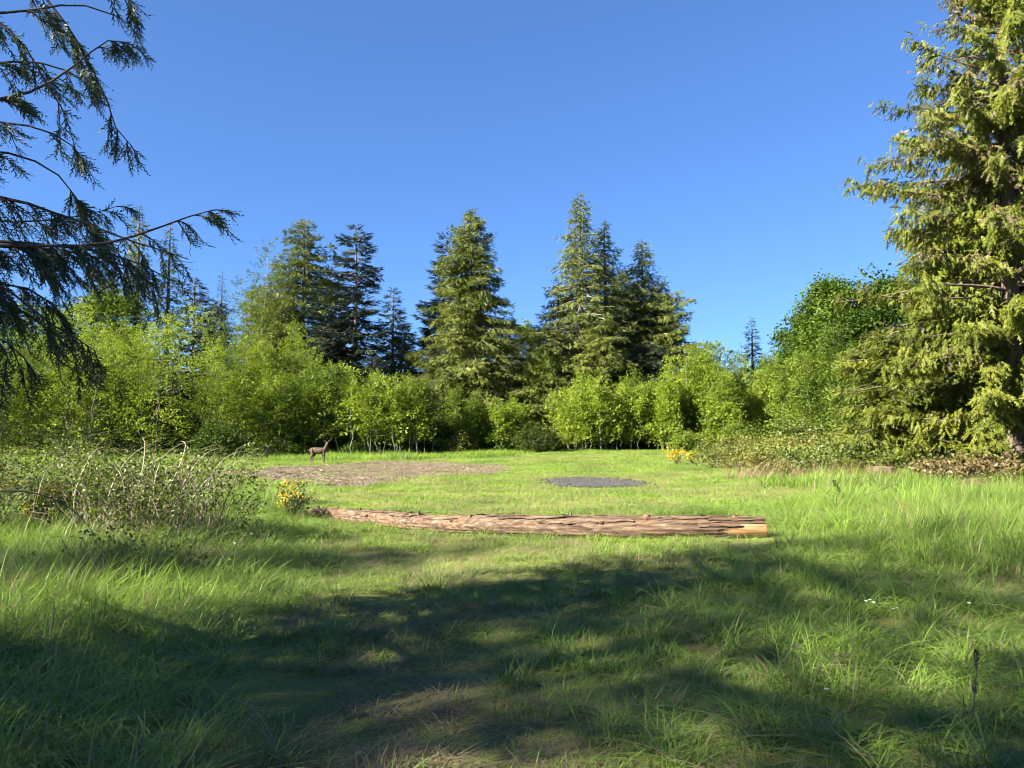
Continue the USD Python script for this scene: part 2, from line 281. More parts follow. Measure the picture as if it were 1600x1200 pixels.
def area_points(dens, y0, y1, rng, margin=2.0, xmin=-60, xmax=60):
    """even random points on the ground, over what the camera and a neighbour's place beside it can see"""
    w = lambda y: 0.70 * y + margin + 1.2
    n = int(dens * (y1 - y0) * 2 * w(y1)); x = rng.uniform(-w(y1), w(y1), n); y = rng.uniform(y0, y1, n)
    k = (np.abs(x) < w(y)) & (x > xmin) & (x < xmax); return x[k], y[k]
def thin(mask_prob, rng): return rng.uniform(0, 1, len(mask_prob)) < mask_prob
LOG_XY = np.array([(3.32, 10.12), (1.3, 10.32), (-0.9, 10.98), (-2.0, 11.65), (-3.45, 12.95)])
def near_log(x, y, r):
    d = np.full(len(x), 9.0)
    for a, b in zip(LOG_XY[:-1], LOG_XY[1:]):
        ab = b - a; t = np.clip(((x - a[0]) * ab[0] + (y - a[1]) * ab[1]) / (ab @ ab), 0, 1)
        d = np.minimum(d, np.hypot(x - a[0] - t * ab[0], y - a[1] - t * ab[1]))
    return d < r
def bare(x, y): return in_dirt(x, y) | (ash_r(x, y) < 1.2)
def smooth01(v, a, b): t = np.clip((v - a) / (b - a), 0, 1); return t * t * (3 - 2 * t)

def turf(rng, size, *kinds):
    """a square of turf in one mesh; kinds: (blades per square metre, share of dry blades, blades in a tuft, tuft radius, heights, widths, leans, droops, segments, flatness)"""
    out, dry = [], []
    for dens, share, per, rad, h, w, ln, dp, seg, flat in kinds:
        for _ in range(max(1, int(dens * size * size / per))):
            q = rng.uniform(-size / 2 - 0.06, size / 2 + 0.06, 2); v, f = blades(per, rng, rad, h, w, ln, dp, seg, flat)
            out.append((v + [q[0], q[1], 0], f)); d = (rng.uniform(0, 1, per) < share) * 1.0
            dry.append(np.repeat(d, len(v) // per))
    return (*cat(out), np.concatenate(dry))
def cells(c, y0, y1, rng, margin=1.6, jit=0.06):
    """a grid over the ground that the camera, or a neighbour's place beside it, can see"""
    w1 = 0.70 * y1 + margin
    X, Y = np.meshgrid(np.arange(-w1, w1, c), np.arange(y0, y1, c)); X = X + (np.arange(len(X))[:, None] * 0.37 % 1) * c
    x = X.ravel() + rng.uniform(-jit, jit, X.size) * c; y = Y.ravel() + rng.uniform(-jit, jit, X.size) * c
    k = np.abs(x) < 0.70 * y + margin; return x[k], y[k]
def put(name, label, protos, kinds, x, y, rng, s0, s1, hz=None):
    """protos: {kind: list of turf squares}; kinds: the kind of each square"""
    base = numbered('/World', name); pi = UsdGeom.PointInstancer.Define(stage, base); rel = pi.CreatePrototypesRel(); first, j = {}, 0
    for kd, ms in protos.items():
        if not np.any(kinds == kd): continue
        first[kd] = (j, len(ms))
        for v, f, d in ms:
            me = usdkit.mesh(stage, f'{base}/turf_{j:03d}', (v, f), MT['grass']); j += 1; rel.AddTarget(me.GetPath())
            UsdGeom.PrimvarsAPI(me).CreatePrimvar('dry', Sdf.ValueTypeNames.FloatArray, 'vertex').Set(Vt.FloatArray.FromNumpy(d.astype(np.float32)))
    n = len(x); idx = np.array([first[k][0] + rng.integers(0, first[k][1]) for k in kinds])
    s = rng.uniform(s0, s1, n); s = s if hz is None else s * hz
    e = 0.3; nx = -(H(x + e, y) - H(x - e, y)) / (2 * e); ny = -(H(x, y + e) - H(x, y - e)) / (2 * e)   # lie along the slope
    R = yaw(rng.integers(0, 4, n) * np.pi / 2 + rng.normal(0, 0.06, n)); N = nrm(np.c_[nx, ny, np.ones(n)]); R = Rot.from_rotvec(np.cross([0, 0, 1.0], N)).as_matrix() @ R
    pi.CreateProtoIndicesAttr(Vt.IntArray.FromNumpy(idx.astype(np.int32))); pi.CreatePositionsAttr(Vt.Vec3fArray.FromNumpy(np.c_[x, y, H(x, y)].astype(np.float32)))
    pi.CreateScalesAttr(Vt.Vec3fArray.FromNumpy(np.c_[np.ones(n), np.ones(n), s].astype(np.float32)))
    pi.CreateOrientationsAttr(Vt.QuathArray.FromNumpy(np.ascontiguousarray(Rot.from_matrix(R).as_quat().astype(np.float16))))
    return tag(pi.GetPrim(), label, 'grass', kind='stuff')
rg = np.random.default_rng(5)
short = lambda dens, dry: (dens, dry, 14, 0.07, (0.04, 0.15), (0.003, 0.007), (0.1, 1.0), (0.2, 1.1), 2, 0.0)
weed = lambda dens: (dens, 0.02, 7, 0.025, (0.04, 0.09), (0.016, 0.032), (0.5, 1.1), (0.2, 0.7), 2, 0.55)
lying = lambda dens, dry=1.0: (dens, dry, 12, 0.09, (0.08, 0.28), (0.002, 0.0055), (0.5, 1.0), (0.2, 0.6), 2, 0.9)
arching = lambda dens, dry=0.08: (dens, dry, 36, 0.09, (0.14, 0.36), (0.004, 0.0075), (0.1, 0.7), (0.4, 1.5), 4, 0.0)
high = lambda dens, dry=0.06: (dens, dry, 30, 0.12, (0.28, 0.70), (0.004, 0.009), (0.05, 0.4), (0.2, 1.25), 4, 0.0)
stems = lambda dens: (dens, 1.0, 18, 0.14, (0.25, 0.62), (0.002, 0.005), (0.1, 0.9), (0.2, 1.3), 3, 0.0)
CN = 0.8
NEAR = {'lawn': [turf(R0, CN, short(1900, 0.07), lying(480, 0.85), arching(90, 0.1), weed(45)) for _ in range(7)],
        'lawn_dry': [turf(R0, CN, short(1000, 0.2), lying(1500, 0.92), weed(60)) for _ in range(5)],
        'thatch': [turf(R0, CN, short(220, 0.3), lying(2100)) for _ in range(3)],
        'tussock': [turf(R0, CN, short(1500, 0.06), arching(330), lying(350), weed(50)) for _ in range(5)],
        'tuft': [turf(R0, CN, short(500, 0.08), arching(950, 0.12), lying(420)) for _ in range(5)],
        'tuft_dry': [turf(R0, CN, short(400, 0.2), arching(650, 0.25), lying(700)) for _ in range(3)],
        'high': [turf(R0, CN, arching(420, 0.12), high(1000, 0.1), lying(250)) for _ in range(6)],
        'high_dry': [turf(R0, CN, arching(350, 0.2), high(600, 0.15), stems(330)) for _ in range(4)]}
x, y = cells(CN * 0.96, 1.4, 14.2, rg); l, r = left_of(x, y), right_of(x, y); n = len(x); u = rg.uniform(0, 1, n)
bald = np.exp(-(((x + 0.75) / 0.95) ** 2 + ((y - 3.4) / 0.65) ** 2) ** 2) + np.exp(-(((x + 0.2) / 0.5) ** 2 + ((y - 4.7) / 0.4) ** 2) ** 2) * 0.6
dm = n2(x, y, 0.8, 21, 4) + rg.normal(0, 0.04, n)
kind = np.where(dm > 0.53, 'lawn_dry', 'lawn').astype(object)
kind[u < 0.14] = 'tussock'
kind[(np.abs(x + 1.05 - 0.02 * y) < 0.5) & (y < 10)] = 'lawn_dry'; kind[(bald > 0.3)] = 'thatch'
mid = (r > -0.7 + rg.normal(0, 0.35, n)) | (l > -0.35 + rg.normal(0, 0.25, n)); kind[mid] = np.where(n2(x, y, 0.9, 32)[mid] < 0.38, 'tussock', np.where(dm[mid] > 0.60, 'tuft_dry', 'tuft'))
tall = (l > 0.45 + rg.normal(0, 0.2, n)) | ((r > 0.5 + rg.normal(0, 0.2, n)) & (y > 7.3 + rg.normal(0, 0.5, n)) ) | ((r > 1.2) & (rg.uniform(0, 1, n) < 0.15))
kind[tall] = np.where(n2(x, y, 0.6, 43)[tall] > 0.56, 'high_dry', 'high')
ok = ~near_log(x, y, 0.38) & ~bare(x, y)
closeL = near_log(x, y, 0.62); kind[closeL & (kind != 'lawn_dry')] = 'lawn'
m = ok & ~tall & ~(mid & (x > 0)) & ~(mid & (x < 0))
put('lawn_grass', 'short trampled lawn grass in the shaded foreground before the log', NEAR, kind[m], x[m], y[m], rg, 0.7, 1.35)
m = ok & ~tall & mid
put('tufted_grass', 'arching tussocks of longer grass at the edges of the shaded foreground', NEAR, kind[m], x[m], y[m], rg, 0.75, 1.15)
for side, f, lab in ((-1, left_of, 'tall dark green meadow grass in the left foreground around the brambles'), (1, right_of, 'tall lush meadow grass on the right, half sunlit')):
    m = ok & tall & (np.sign(x) == side); put('meadow_grass', lab, NEAR, kind[m], x[m], y[m], rg, 0.75, 1.15, hz=0.65 + 0.35 * smooth01(f(x[m], y[m]), 0.3, 2))
# a strip of low blades right along the log
s_ = rg.uniform(0, 1, 80); lx = np.interp(s_, np.linspace(0, 1, 5), LOG_XY[:, 0]); ly = np.interp(s_, np.linspace(0, 1, 5), LOG_XY[:, 1]) + np.where(rg.uniform(0, 1, 80) < 0.65, -1, 1) * rg.uniform(0.22, 0.36, 80)
put('lawn_grass', 'fringe of grass growing up against the fallen log', {'f': [turf(R0, 0.22, short(1500, 0.1)) for _ in range(4)]}, np.full(80, 'f', object), lx, ly, rg, 0.8, 1.5)
# middle and far ground
shortf = lambda dens, dry: (dens, dry, 16, 0.13, (0.05, 0.14), (0.006, 0.012), (0.1, 0.8), (0.2, 0.9), 2, 0.0)
lyingf = lambda dens: (dens, 1.0, 10, 0.16, (0.05, 0.13), (0.006, 0.012), (0.3, 1.0), (0.2, 0.9), 2, 0.5)
highf = lambda dens, dry=0.05: (dens, dry, 26, 0.2, (0.30, 0.64), (0.008, 0.016), (0.05, 0.4), (0.15, 1.0), 3, 0.0)
vergef = lambda dens: (dens, 0.03, 30, 0.25, (0.2, 0.45), (0.012, 0.022), (0.1, 0.5), (0.2, 0.9), 2, 0.0)
CF = 1.3
FAR = {'lawn': [turf(R0, CF, shortf(560, 0.04)) for _ in range(5)], 'lawn_dry': [turf(R0, CF, shortf(330, 0.15), lyingf(230)) for _ in range(4)], 'rim': [turf(R0, CF, shortf(150, 0.3), lyingf(200)) for _ in range(3)],
       'high': [turf(R0, CF, shortf(120, 0.1), highf(380)) for _ in range(5)], 'high_dry': [turf(R0, CF, shortf(120, 0.2), highf(320, 0.4)) for _ in range(3)], 'verge': [turf(R0, CF, vergef(240)) for _ in range(4)],
       'sparse': [turf(R0, CF, shortf(130, 0.2)) for _ in range(3)]}
x, y = cells(CF * 0.97, 14.6, 46, rg); l, r = left_of(x, y), right_of(x, y); n = len(x)
dm = n2(x, y, 0.4, 23, 3) + rg.normal(0, 0.03, n) + 0.10 * np.exp(-((y - 15.5) / 2.5) ** 2)
kind = np.where(dm > 0.565, 'lawn_dry', 'lawn').astype(object); ar = ash_r(x, y); kind[ar < 1.5] = 'rim'; kind[(ar >= 1.5) & (ar < 2.1) & (rg.uniform(0, 1, n) < 0.6)] = 'lawn_dry'
dirt = in_dirt(x, y); kind[dirt] = 'sparse'; drop = (dirt & (n2(x, y, 0.5, 51) < 0.49)) | (ar < 0.98)
tall = ((l > 0.5 + rg.normal(0, 0.3, n)) | (r > 0.6 + rg.normal(0, 0.3, n))) & (y < 34) & ~dirt; kind[tall] = np.where(n2(x, y, 0.4, 44)[tall] > 0.55, 'high_dry', 'high')
verge = ((x < 1.0) & (y > 34.0 + 0.25 * np.clip(x + 8, -9, 8) + wob(x, y, 0.4, 2, 9)) | (x > 10) & (y > 33)) & ~dirt; kind[verge] = 'verge'
m = ~drop & ~tall & ~verge; put('lawn_grass', 'sunlit mown lawn grass behind the log and around the gravel circle', FAR, kind[m], x[m], y[m], rg, 0.75, 1.3)
for side, lab in ((-1, 'sunlit tall meadow grass farther back on the left'), (1, 'sunlit tall meadow grass farther back on the right')):
    m = tall & (np.sign(x) == side); put('meadow_grass', lab, FAR, kind[m], x[m], y[m], rg, 0.7, 1.1)
m = verge & ~tall; put('verge_grass', 'longer bright green grass along the foot of the tree line', FAR, kind[m], x[m], y[m], rg, 0.6, 1.2)

def rock(rng, r, flat=0.7):
    m = trimesh.creation.icosphere(1, r); v = m.vertices * [1, rng.uniform(0.6, 1), flat]
    return v * (0.75 + 0.5 * meshkit.noise(m.vertices / r * 1.7 + rng.uniform(0, 50), 3))[:, None], m.faces
MT['stone'] = leafmat('gravel_stone', [(0, (0.022, 0.021, 0.020)), (0.5, (0.062, 0.059, 0.055)), (1, (0.17, 0.163, 0.15))], 0.0, 3.0)
x = rg.uniform(-2, 2, 9000) * ASH_R[0] + ASH_C[0]; y = rg.uniform(-1.5, 1.5, 9000) * ASH_R[1] + ASH_C[1]; k = ash_r(x, y) < 1.04 + 0.3 * rg.uniform(0, 1, 9000) ** 3
n = k.sum()
tag(scatter('gravel', [(rock(rg, 0.021), MT['stone']) for _ in range(5)], rg.integers(0, 5, n), np.c_[x[k], y[k], H(x[k], y[k]) + 0.028], yaw(rg.uniform(0, 6.28, n)), rg.uniform(0.5, 1.6, n)), 'loose dark grey stones covering the gravel circle', 'gravel')
def chip(rng):
    m = trimesh.creation.box([rng.uniform(0.04, 0.11), rng.uniform(0.012, 0.028), 0.008]); return m.vertices * (1 + rng.normal(0, 0.12, (8, 1))), m.faces
MT['chip'] = leafmat('wood_chip', [(0, (0.06, 0.046, 0.028)), (0.5, (0.175, 0.138, 0.088)), (1, (0.34, 0.28, 0.185))], 0.0, 1.0)
x = rg.uniform(DIRT[:, 0].min(), DIRT[:, 0].max(), 26000); y = rg.uniform(DIRT[:, 1].min(), DIRT[:, 1].max(), 26000); k = in_dirt(x, y); n = k.sum()
tag(scatter('wood_chips', [(chip(rg), MT['chip']) for _ in range(6)], rg.integers(0, 6, n), np.c_[x[k], y[k], H(x[k], y[k]) + 0.018], yaw(rg.uniform(0, 6.28, n), 0.25, rg), rg.uniform(0.6, 1.6, n)), 'tan wood chips and bark scattered on the bare patch', 'wood chips')
# ------------------------------------------------------------------ foliage sprays
def quadleaf(p, d, nrm_, L, W):
    """folded pointed leaves: p base, d direction, nrm_ normal (n x 3)"""
    d = nrm(d); s = nrm(np.cross(nrm_, d)); nn = np.cross(d, s); L = np.asarray(L)[:, None]; W = np.asarray(W)[:, None]
    b = p; t = p + d * L - nn * L * 0.12; l = p + d * L * 0.42 + s * W / 2 + nn * W * 0.14; r = p + d * L * 0.42 - s * W / 2 + nn * W * 0.14
    l2 = p + d * L * 0.75 + s * W * 0.33 + nn * W * 0.06; r2 = p + d * L * 0.75 - s * W * 0.33 + nn * W * 0.06
    V = np.stack([b, r, r2, t, l2, l], 1); n = len(p)
    f = np.array([[0, 1, 3], [1, 2, 3], [0, 3, 5], [3, 4, 5]])
    return V.reshape(-1, 3), (f[None] + 6 * np.arange(n)[:, None, None]).reshape(-1, 3)
def strip(p, d, nn, L, W):
    """narrow pointed strips: flat sprigs of scale leaves"""
    d = nrm(d); s = nrm(np.cross(nn, d)); L = np.asarray(L)[:, None]; W = np.asarray(W)[:, None]
    V = np.stack([p - s * W * 0.3, p + d * L * 0.5 - s * W * 0.5, p + d * L - nn * L * 0.1, p + d * L * 0.5 + s * W * 0.5, p + s * W * 0.3], 1); n = len(p)
    f = np.array([[0, 1, 4], [1, 3, 4], [1, 2, 3]])
    return V.reshape(-1, 3), (f[None] + 5 * np.arange(n)[:, None, None]).reshape(-1, 3)
def leaf2(p, d, nrm_, L, W):
    d = nrm(d); s = nrm(np.cross(nrm_, d)); nn = np.cross(d, s); L = np.asarray(L)[:, None]; W = np.asarray(W)[:, None]
    V = np.stack([p, p + d * L * 0.5 - s * W / 2 + nn * W * 0.15, p + d * L - nn * L * 0.12, p + d * L * 0.5 + s * W / 2 + nn * W * 0.15], 1); n = len(p)
    return V.reshape(-1, 3), (np.array([[0, 1, 2], [0, 2, 3]])[None] + 4 * np.arange(n)[:, None, None]).reshape(-1, 3)
def strip1(p, d, nn, L, W):
    d = nrm(d); s = nrm(np.cross(nn, d)); L = np.asarray(L)[:, None]; W = np.asarray(W)[:, None]
    V = np.stack([p - s * W * 0.5, p + d * L - nn * L * 0.08, p + s * W * 0.5], 1); n = len(p)
    return V.reshape(-1, 3), np.arange(3 * n).reshape(n, 3)
def frond(rng, n=12, W=0.05, spread=0.95, droop=0.35, side=0.36, sub=0, curl=0.12, strip=strip1):
    """flat conifer spray of unit length along +x"""
    s = np.linspace(0.06, 0.97, n) + rng.normal(0, 0.01, n); P = lambda s: np.stack([s, curl * s * s * np.ones_like(s), -droop * s ** 2], -1)
    out = [strip(P(np.array([0.0, 0.33, 0.66])), np.array([[1, 0.05, -0.1], [1, 0.1, -droop * 0.9], [1, 0.1, -droop * 1.5]]), np.tile([0, 0, 1.0], (3, 1)), np.full(3, 0.38), np.full(3, W * 0.7))]
    sg = np.where(np.arange(n) % 2, 1, -1)
    L = side * (1 - s * 0.75) * rng.uniform(0.7, 1.25, n) * np.minimum(1, 0.45 + s * 3)
    d = np.stack([np.full(n, math.cos(spread)), sg * math.sin(spread), -0.25 - droop * s * 1.2 + rng.normal(0, 0.16, n)], -1)
    p = P(s); nn = np.tile([0, 0, 1.0], (n, 1)) + rng.normal(0, 0.3, (n, 3))
    out.append(strip(p, d, nn, L, np.full(n, W)))
    for j in range(sub):
        q = (j + 1) / (sub + 1.0); sj = np.where((np.arange(n) + j) % 2, 1, -1)
        dd = nrm(d) * 0.8 + np.stack([np.full(n, 0.35), sj * 0.55, np.full(n, -0.2)], -1)
        out.append(strip(p + nrm(d) * (L * q)[:, None], dd, nn, L * 0.48 * (1.15 - q), np.full(n, W * 0.8)))
    return cat(out)
def leafspray(rng, n, L, W, size, flat=0.5, fine=False):
    """small twig with leaves spread around it, about 'size' across"""
    s = rng.uniform(0.05, 1, n); az = rng.uniform(0, 6.283, n)
    p = np.c_[(s - 0.35) * size, rng.normal(0, 0.27 * size, n), rng.normal(0, 0.2 * size, n) * flat * 2]
    d = np.c_[np.cos(az), np.sin(az), rng.normal(-0.25, 0.35, n)]
    nn = np.c_[rng.normal(0, 0.45, n), rng.normal(0, 0.45, n), np.ones(n)]
    return (quadleaf if fine else leaf2)(p, d, nn, rng.uniform(0.7, 1.2, n) * L, rng.uniform(0.75, 1.15, n) * W)
RF = np.random.default_rng(77)
FR = {'cedar': [frond(RF, 11, 0.125, 0.8, 0.28, 0.46) for _ in range(6)],
      'cedar_mid': [frond(RF, 11, 0.075, 0.8, 0.4, 0.42, 1) for _ in range(6)],
      'cedar_near': [frond(RF, 8, 0.085, 0.72, 0.35, 0.42, 1) for _ in range(6)],
      'fir': [frond(RF, 13, 0.13, 1.0, 0.12, 0.36) for _ in range(5)]}
LS = {'alder': [leafspray(RF, 13, 0.145, 0.115, 0.60, 0.3) for _ in range(7)],
      'willow': [leafspray(RF, 13, 0.135, 0.085, 0.58, 0.4) for _ in range(6)],
      'maple': [leafspray(RF, 13, 0.18, 0.155, 0.75) for _ in range(6)],
      'bramble': [leafspray(RF, 10, 0.10, 0.08, 0.36, 0.9) for _ in range(6)],
      'bramble_near': [leafspray(RF, 9, 0.05, 0.038, 0.22, 0.9) for _ in range(6)],
      'far': [leafspray(RF, 16, 0.2, 0.16, 1.0) for _ in range(5)],
      'flower': [leafspray(RF, 16, 0.035, 0.03, 0.16, 1.0) for _ in range(4)],
      'flower_far': [leafspray(RF, 14, 0.07, 0.06, 0.26, 1.0) for _ in range(4)]}
LIB = {}
CLASSES = (0.6, 1.1, 1.8, 2.7, 3.6)
BK = {'cedar': dict(fr='cedar', dens=54, size=0.37, sag=0.40, hang=0.38), 'cedar_open': dict(fr='cedar', dens=26, size=0.40, sag=0.45, hang=0.5), 'fir': dict(fr='fir', dens=30, size=0.62, sag=0.16, hang=0.2),
      'fir_open': dict(fr='fir', dens=17, size=0.5, sag=0.2, hang=0.2), 'screen': dict(fr='cedar', dens=3.0, size=0.55, sag=0.42, hang=0.6)}
def branch(rng, L, fr, dens, size, sag, hang):
    """one limb of length L along +x with its sprays: (foliage, wood)"""
    s = np.linspace(0, 1, 7); pts = np.c_[L * s, rng.normal(0, 0.07) * L * s ** 2, L * (-sag * rng.uniform(0.7, 1.25) * s ** 2 + 0.16 * s ** 4)]
    wood = [tube(pts, np.linspace(0.010 + 0.014 * L, 0.004, 7), 4, False)]
    k = max(6, int(L * dens)); ss = 1 - 0.9 * rng.uniform(0, 1, k) ** 1.15; pp = np.stack([np.interp(ss, s, pts[:, c]) for c in range(3)], -1)
    dd = nrm(np.gradient(pts, axis=0)); dd = np.stack([np.interp(ss, s, dd[:, c]) for c in range(3)], -1); sg = np.where(rng.uniform(0, 1, k) < 0.5, -1, 1)[:, None]; side = np.array([0, 1.0, 0])
    w = (0.10 + 0.20 * L * np.sin(np.pi * np.clip(ss, 0.05, 0.97)) ** 0.8)[:, None] * rng.uniform(0, 1, (k, 1)) ** 0.8                     # side twigs carry the sprays outwards
    pp = pp + side * sg * w + np.c_[rng.normal(0, 0.05, (k, 2)), rng.normal(-0.02, 0.05, k) - 0.25 * w[:, 0]]
    if fr == 'fir': d = dd * 0.8 + side * sg * 0.75 + np.c_[np.zeros((k, 2)), rng.normal(-0.1, 0.15, k)]; hint = np.array([0, 0, 1.0]) + rng.normal(0, 0.35, (k, 3))
    else: d = dd * rng.uniform(0.1, 0.9, (k, 1)) + side * sg * rng.uniform(0.1, 1.0, (k, 1)) - np.array([0, 0, 1.0]) * rng.uniform(-0.3, 1.4, (k, 1)) * hang + rng.normal(0, 0.25, (k, 3)); hint = rng.normal(0, 1.0, (k, 3)) + [0.35, 0, 0.6]
    return bake(FR[fr], rng.integers(0, len(FR[fr]), k), pp, frames(d, hint), size * rng.uniform(0.6, 1.2, k) * (1.05 - 0.4 * ss) * min(1, 0.6 + 0.25 * L)), cat(wood)
def conifer(name, label, catg, xy, h, R, seed, mat='cedar', kind='cedar', nb=9.0, base=0.04, power=0.75, lift=0.18, group=None, limbs='bark', prof=None, skip=None, rtrunk=None, top=0.0):
    rng = np.random.default_rng(seed); z0 = float(H(xy[0], xy[1])); T = thing(name, label, catg, (xy[0], xy[1], z0), group)
    zz = np.linspace(-0.25, h, 14); tt = np.clip(zz / h, 0, 1); wx = np.cumsum(rng.normal(0, 0.012 * h / 14, 14)); wy = np.cumsum(rng.normal(0, 0.012 * h / 14, 14)); wx -= wx[0]; wy -= wy[0]; r0 = rtrunk or 0.012 * h + 0.05
    obj('trunk', tube(np.c_[wx, wy, zz], r0 * (1 - tt) ** 0.8 + 0.012 + 0.35 * r0 * np.exp(-zz.clip(0) * 2.5), 9), MT['bark'], T, smooth=60)
    N = int(h * nb); t = base + (0.99 - base) * (np.arange(N) + rng.uniform(0, 1, N)) / N; az = np.arange(N) * 2.39996 + rng.normal(0, 0.5, N); lump = rng.uniform(0.8, 1.12, 9); lump[8] = lump[0]
    q = np.array([prof(v) for v in t]) if prof else (1 - t) ** power
    L = 1.04 * R * q * rng.uniform(0.55, 1.15, N) * np.interp((az % 6.283) / 6.283 * 8, np.arange(9), lump) + 0.16
    e = lift * (-0.3 + 1.6 * t) + 0.75 * np.clip(t - 0.85, 0, 1) * 4 * rng.uniform(0.4, 1, N) + rng.normal(0, 0.1, N); X = np.c_[np.cos(az) * np.cos(e), np.sin(az) * np.cos(e), np.sin(e)]
    P = np.c_[np.interp(t * h, zz, wx), np.interp(t * h, zz, wy), t * h]
    if skip is not None:
        k = np.array([not skip(P[i] + X[i] * (L[i] * np.linspace(0, 1.15, 8))[:, None] + [xy[0], xy[1], z0]) for i in range(N)]); P, X, L, N = P[k], X[k], L[k], k.sum()
    c = np.abs(np.log(L[:, None] / np.array(CLASSES))).argmin(1); sc = L / np.array(CLASSES)[c]; idx = c * 3 + rng.integers(0, 3, N); hint = np.array([0, 0, 1.0]) + rng.normal(0, 0.15, (N, 3)); Fr = frames(X, hint); qf = np.ascontiguousarray(Rot.from_matrix(Fr).as_quat().astype(np.float16))
    for w, nm, ma in ((0, 'crown', mat), (1, 'limbs', limbs)):
        path = f'{T.GetPath()}/{nm}'; pi = UsdGeom.PointInstancer.Define(stage, path); rel = pi.CreatePrototypesRel(); key = (kind, ma, w)
        if key not in LIB:
            g = np.random.default_rng(900 + len(kind)); br = [branch(g, Lc, **BK[kind]) for Lc in CLASSES for _ in range(3)]
            LIB[key] = [usdkit.mesh(stage, f'{path}/bough_{i:03d}', m[w], MT[ma]).GetPath() for i, m in enumerate(br)]; TRI[f'lib{key}'] = sum(len(m[w][1]) for m in br)
        for p_ in LIB[key]: rel.AddTarget(p_)
        pi.CreateProtoIndicesAttr(Vt.IntArray.FromNumpy(idx.astype(np.int32))); pi.CreatePositionsAttr(Vt.Vec3fArray.FromNumpy(P.astype(np.float32)))
        pi.CreateScalesAttr(Vt.Vec3fArray.FromNumpy(np.repeat(sc[:, None], 3, 1).astype(np.float32))); pi.CreateOrientationsAttr(Vt.QuathArray.FromNumpy(qf)); tag(pi.GetPrim(), kind='stuff')
    return T
DENS = 1.0
def near_conifer(name, label, catg, xy, h, R, seed, mat='cedar', fr='cedar', size=0.62, dens=11, nb=9.0, base=0.04, power=0.75, sag=0.45, lift=0.25, gap=0.0, group=None,
            limbs='bark', brown=0.0, prof=None, skip=None, rtrunk=None, lean=(0, 0), hang=0.6, cutoff=None):
    rng = np.random.default_rng(seed); z0 = float(H(xy[0], xy[1]))
    T = thing(name, label, catg, (xy[0], xy[1], z0), group)
    zz = np.linspace(-0.25, h, 14); tt = np.clip(zz / h, 0, 1)
    wobx = np.cumsum(rng.normal(0, 0.012 * h / 14, 14)) + lean[0] * tt; woby = np.cumsum(rng.normal(0, 0.012 * h / 14, 14)) + lean[1] * tt
    wobx -= wobx[0]; woby -= woby[0]
    r0 = rtrunk or 0.012 * h + 0.05
    obj('trunk', tube(np.c_[wobx, woby, zz], r0 * (1 - tt) ** 0.8 + 0.012 + 0.35 * r0 * np.exp(-zz.clip(0) * 2.5), 9), MT['bark'], T, smooth=60)
    N = int(h * nb); t = base + (0.985 - base) * (np.arange(N) + rng.uniform(0, 1, N)) / N
    az = np.arange(N) * 2.39996 + rng.normal(0, 0.5, N)
    bt, P_, D_, S_, B_ = [], [], [], [], []
    lump = rng.uniform(0.75, 1.15, 9)
    for i in range(N):
        q = prof(t[i]) if prof else (1 - t[i]) ** power
        L = 1.04 * R * q * rng.uniform(0.6, 1.02) * np.interp((az[i] % 6.283) / 6.283 * 8, np.arange(9), np.r_[lump[:8], lump[0]]) + 0.12
        o = np.array([np.interp(t[i] * h, zz, wobx), np.interp(t[i] * h, zz, woby), t[i] * h])
        dh = np.array([math.cos(az[i]), math.sin(az[i]), 0]); e0 = lift * (0.4 + 1.4 * t[i]) + rng.normal(0, 0.1)
        s = np.linspace(0, 1, 6); sg = sag * rng.uniform(0.6, 1.3) * (1.15 - t[i])
        pts = o + dh * (L * s)[:, None]; pts[:, 2] += L * (e0 * s - sg * s ** 2 + 0.16 * s ** 4)
        side = np.array([-dh[1], dh[0], 0]); pts += side * (rng.normal(0, 0.12) * L * s ** 2)[:, None]
        low = -z0 + 0.12; pts[:, 2] = np.maximum(pts[:, 2], low)
        wp = pts + [xy[0], xy[1], z0]
        if skip is not None and skip(wp): continue
        bt.append(tube(pts, np.linspace(0.012 + 0.016 * L, 0.004, 6), 4, False))
        k = max(5, int(L * dens * DENS * rng.uniform(0.75, 1.25))); ss = 1 - (1 - 0.12) * rng.uniform(0, 1, k) ** 1.25
        pp = np.stack([np.interp(ss, s, pts[:, c]) for c in range(3)], -1)
        dd = nrm(np.gradient(pts, axis=0)); dd = np.stack([np.interp(ss, s, dd[:, c]) for c in range(3)], -1)
        sgn = np.where(rng.uniform(0, 1, k) < 0.5, -1, 1)[:, None]
        if fr == 'fir': d = dd * 0.75 + side * sgn * 0.8 + np.c_[np.zeros((k, 2)), rng.normal(-0.12, 0.15, k)]
        else: d = dd * rng.uniform(0.2, 0.8, (k, 1)) + side * sgn * rng.uniform(0.15, 0.9, (k, 1)) - np.array([0, 0, 1.0]) * rng.uniform(0.1, 1.6, (k, 1)) * hang + rng.normal(0, 0.22, (k, 3))
        pp = pp + rng.normal(0, 0.05 * (1 + 0.4 * L), (k, 3))
        if gap: 
            kk = meshkit.fbm((pp + [xy[0], xy[1], 0]) * 0.8, 2, seed) > gap * rng.uniform(0.7, 1.25, k) * (0.86 + 0.42 * t[i])
            pp, d, ss = pp[kk], d[kk], ss[kk]
        P_.append(pp); D_.append(d); S_.append(size * rng.uniform(0.55, 1.3, len(pp)) * (1.05 - 0.35 * ss) * (0.55 + 0.45 * min(1, L / 0.9)))
        B_.append(np.full(len(pp), t[i]))
    for m_ in bt: obj('limb', m_, MT[limbs], T)
    P, D, S, B = np.vstack(P_), np.vstack(D_), np.concatenate(S_), np.concatenate(B_)
    P[:, 2] = np.maximum(P[:, 2], 0.1)
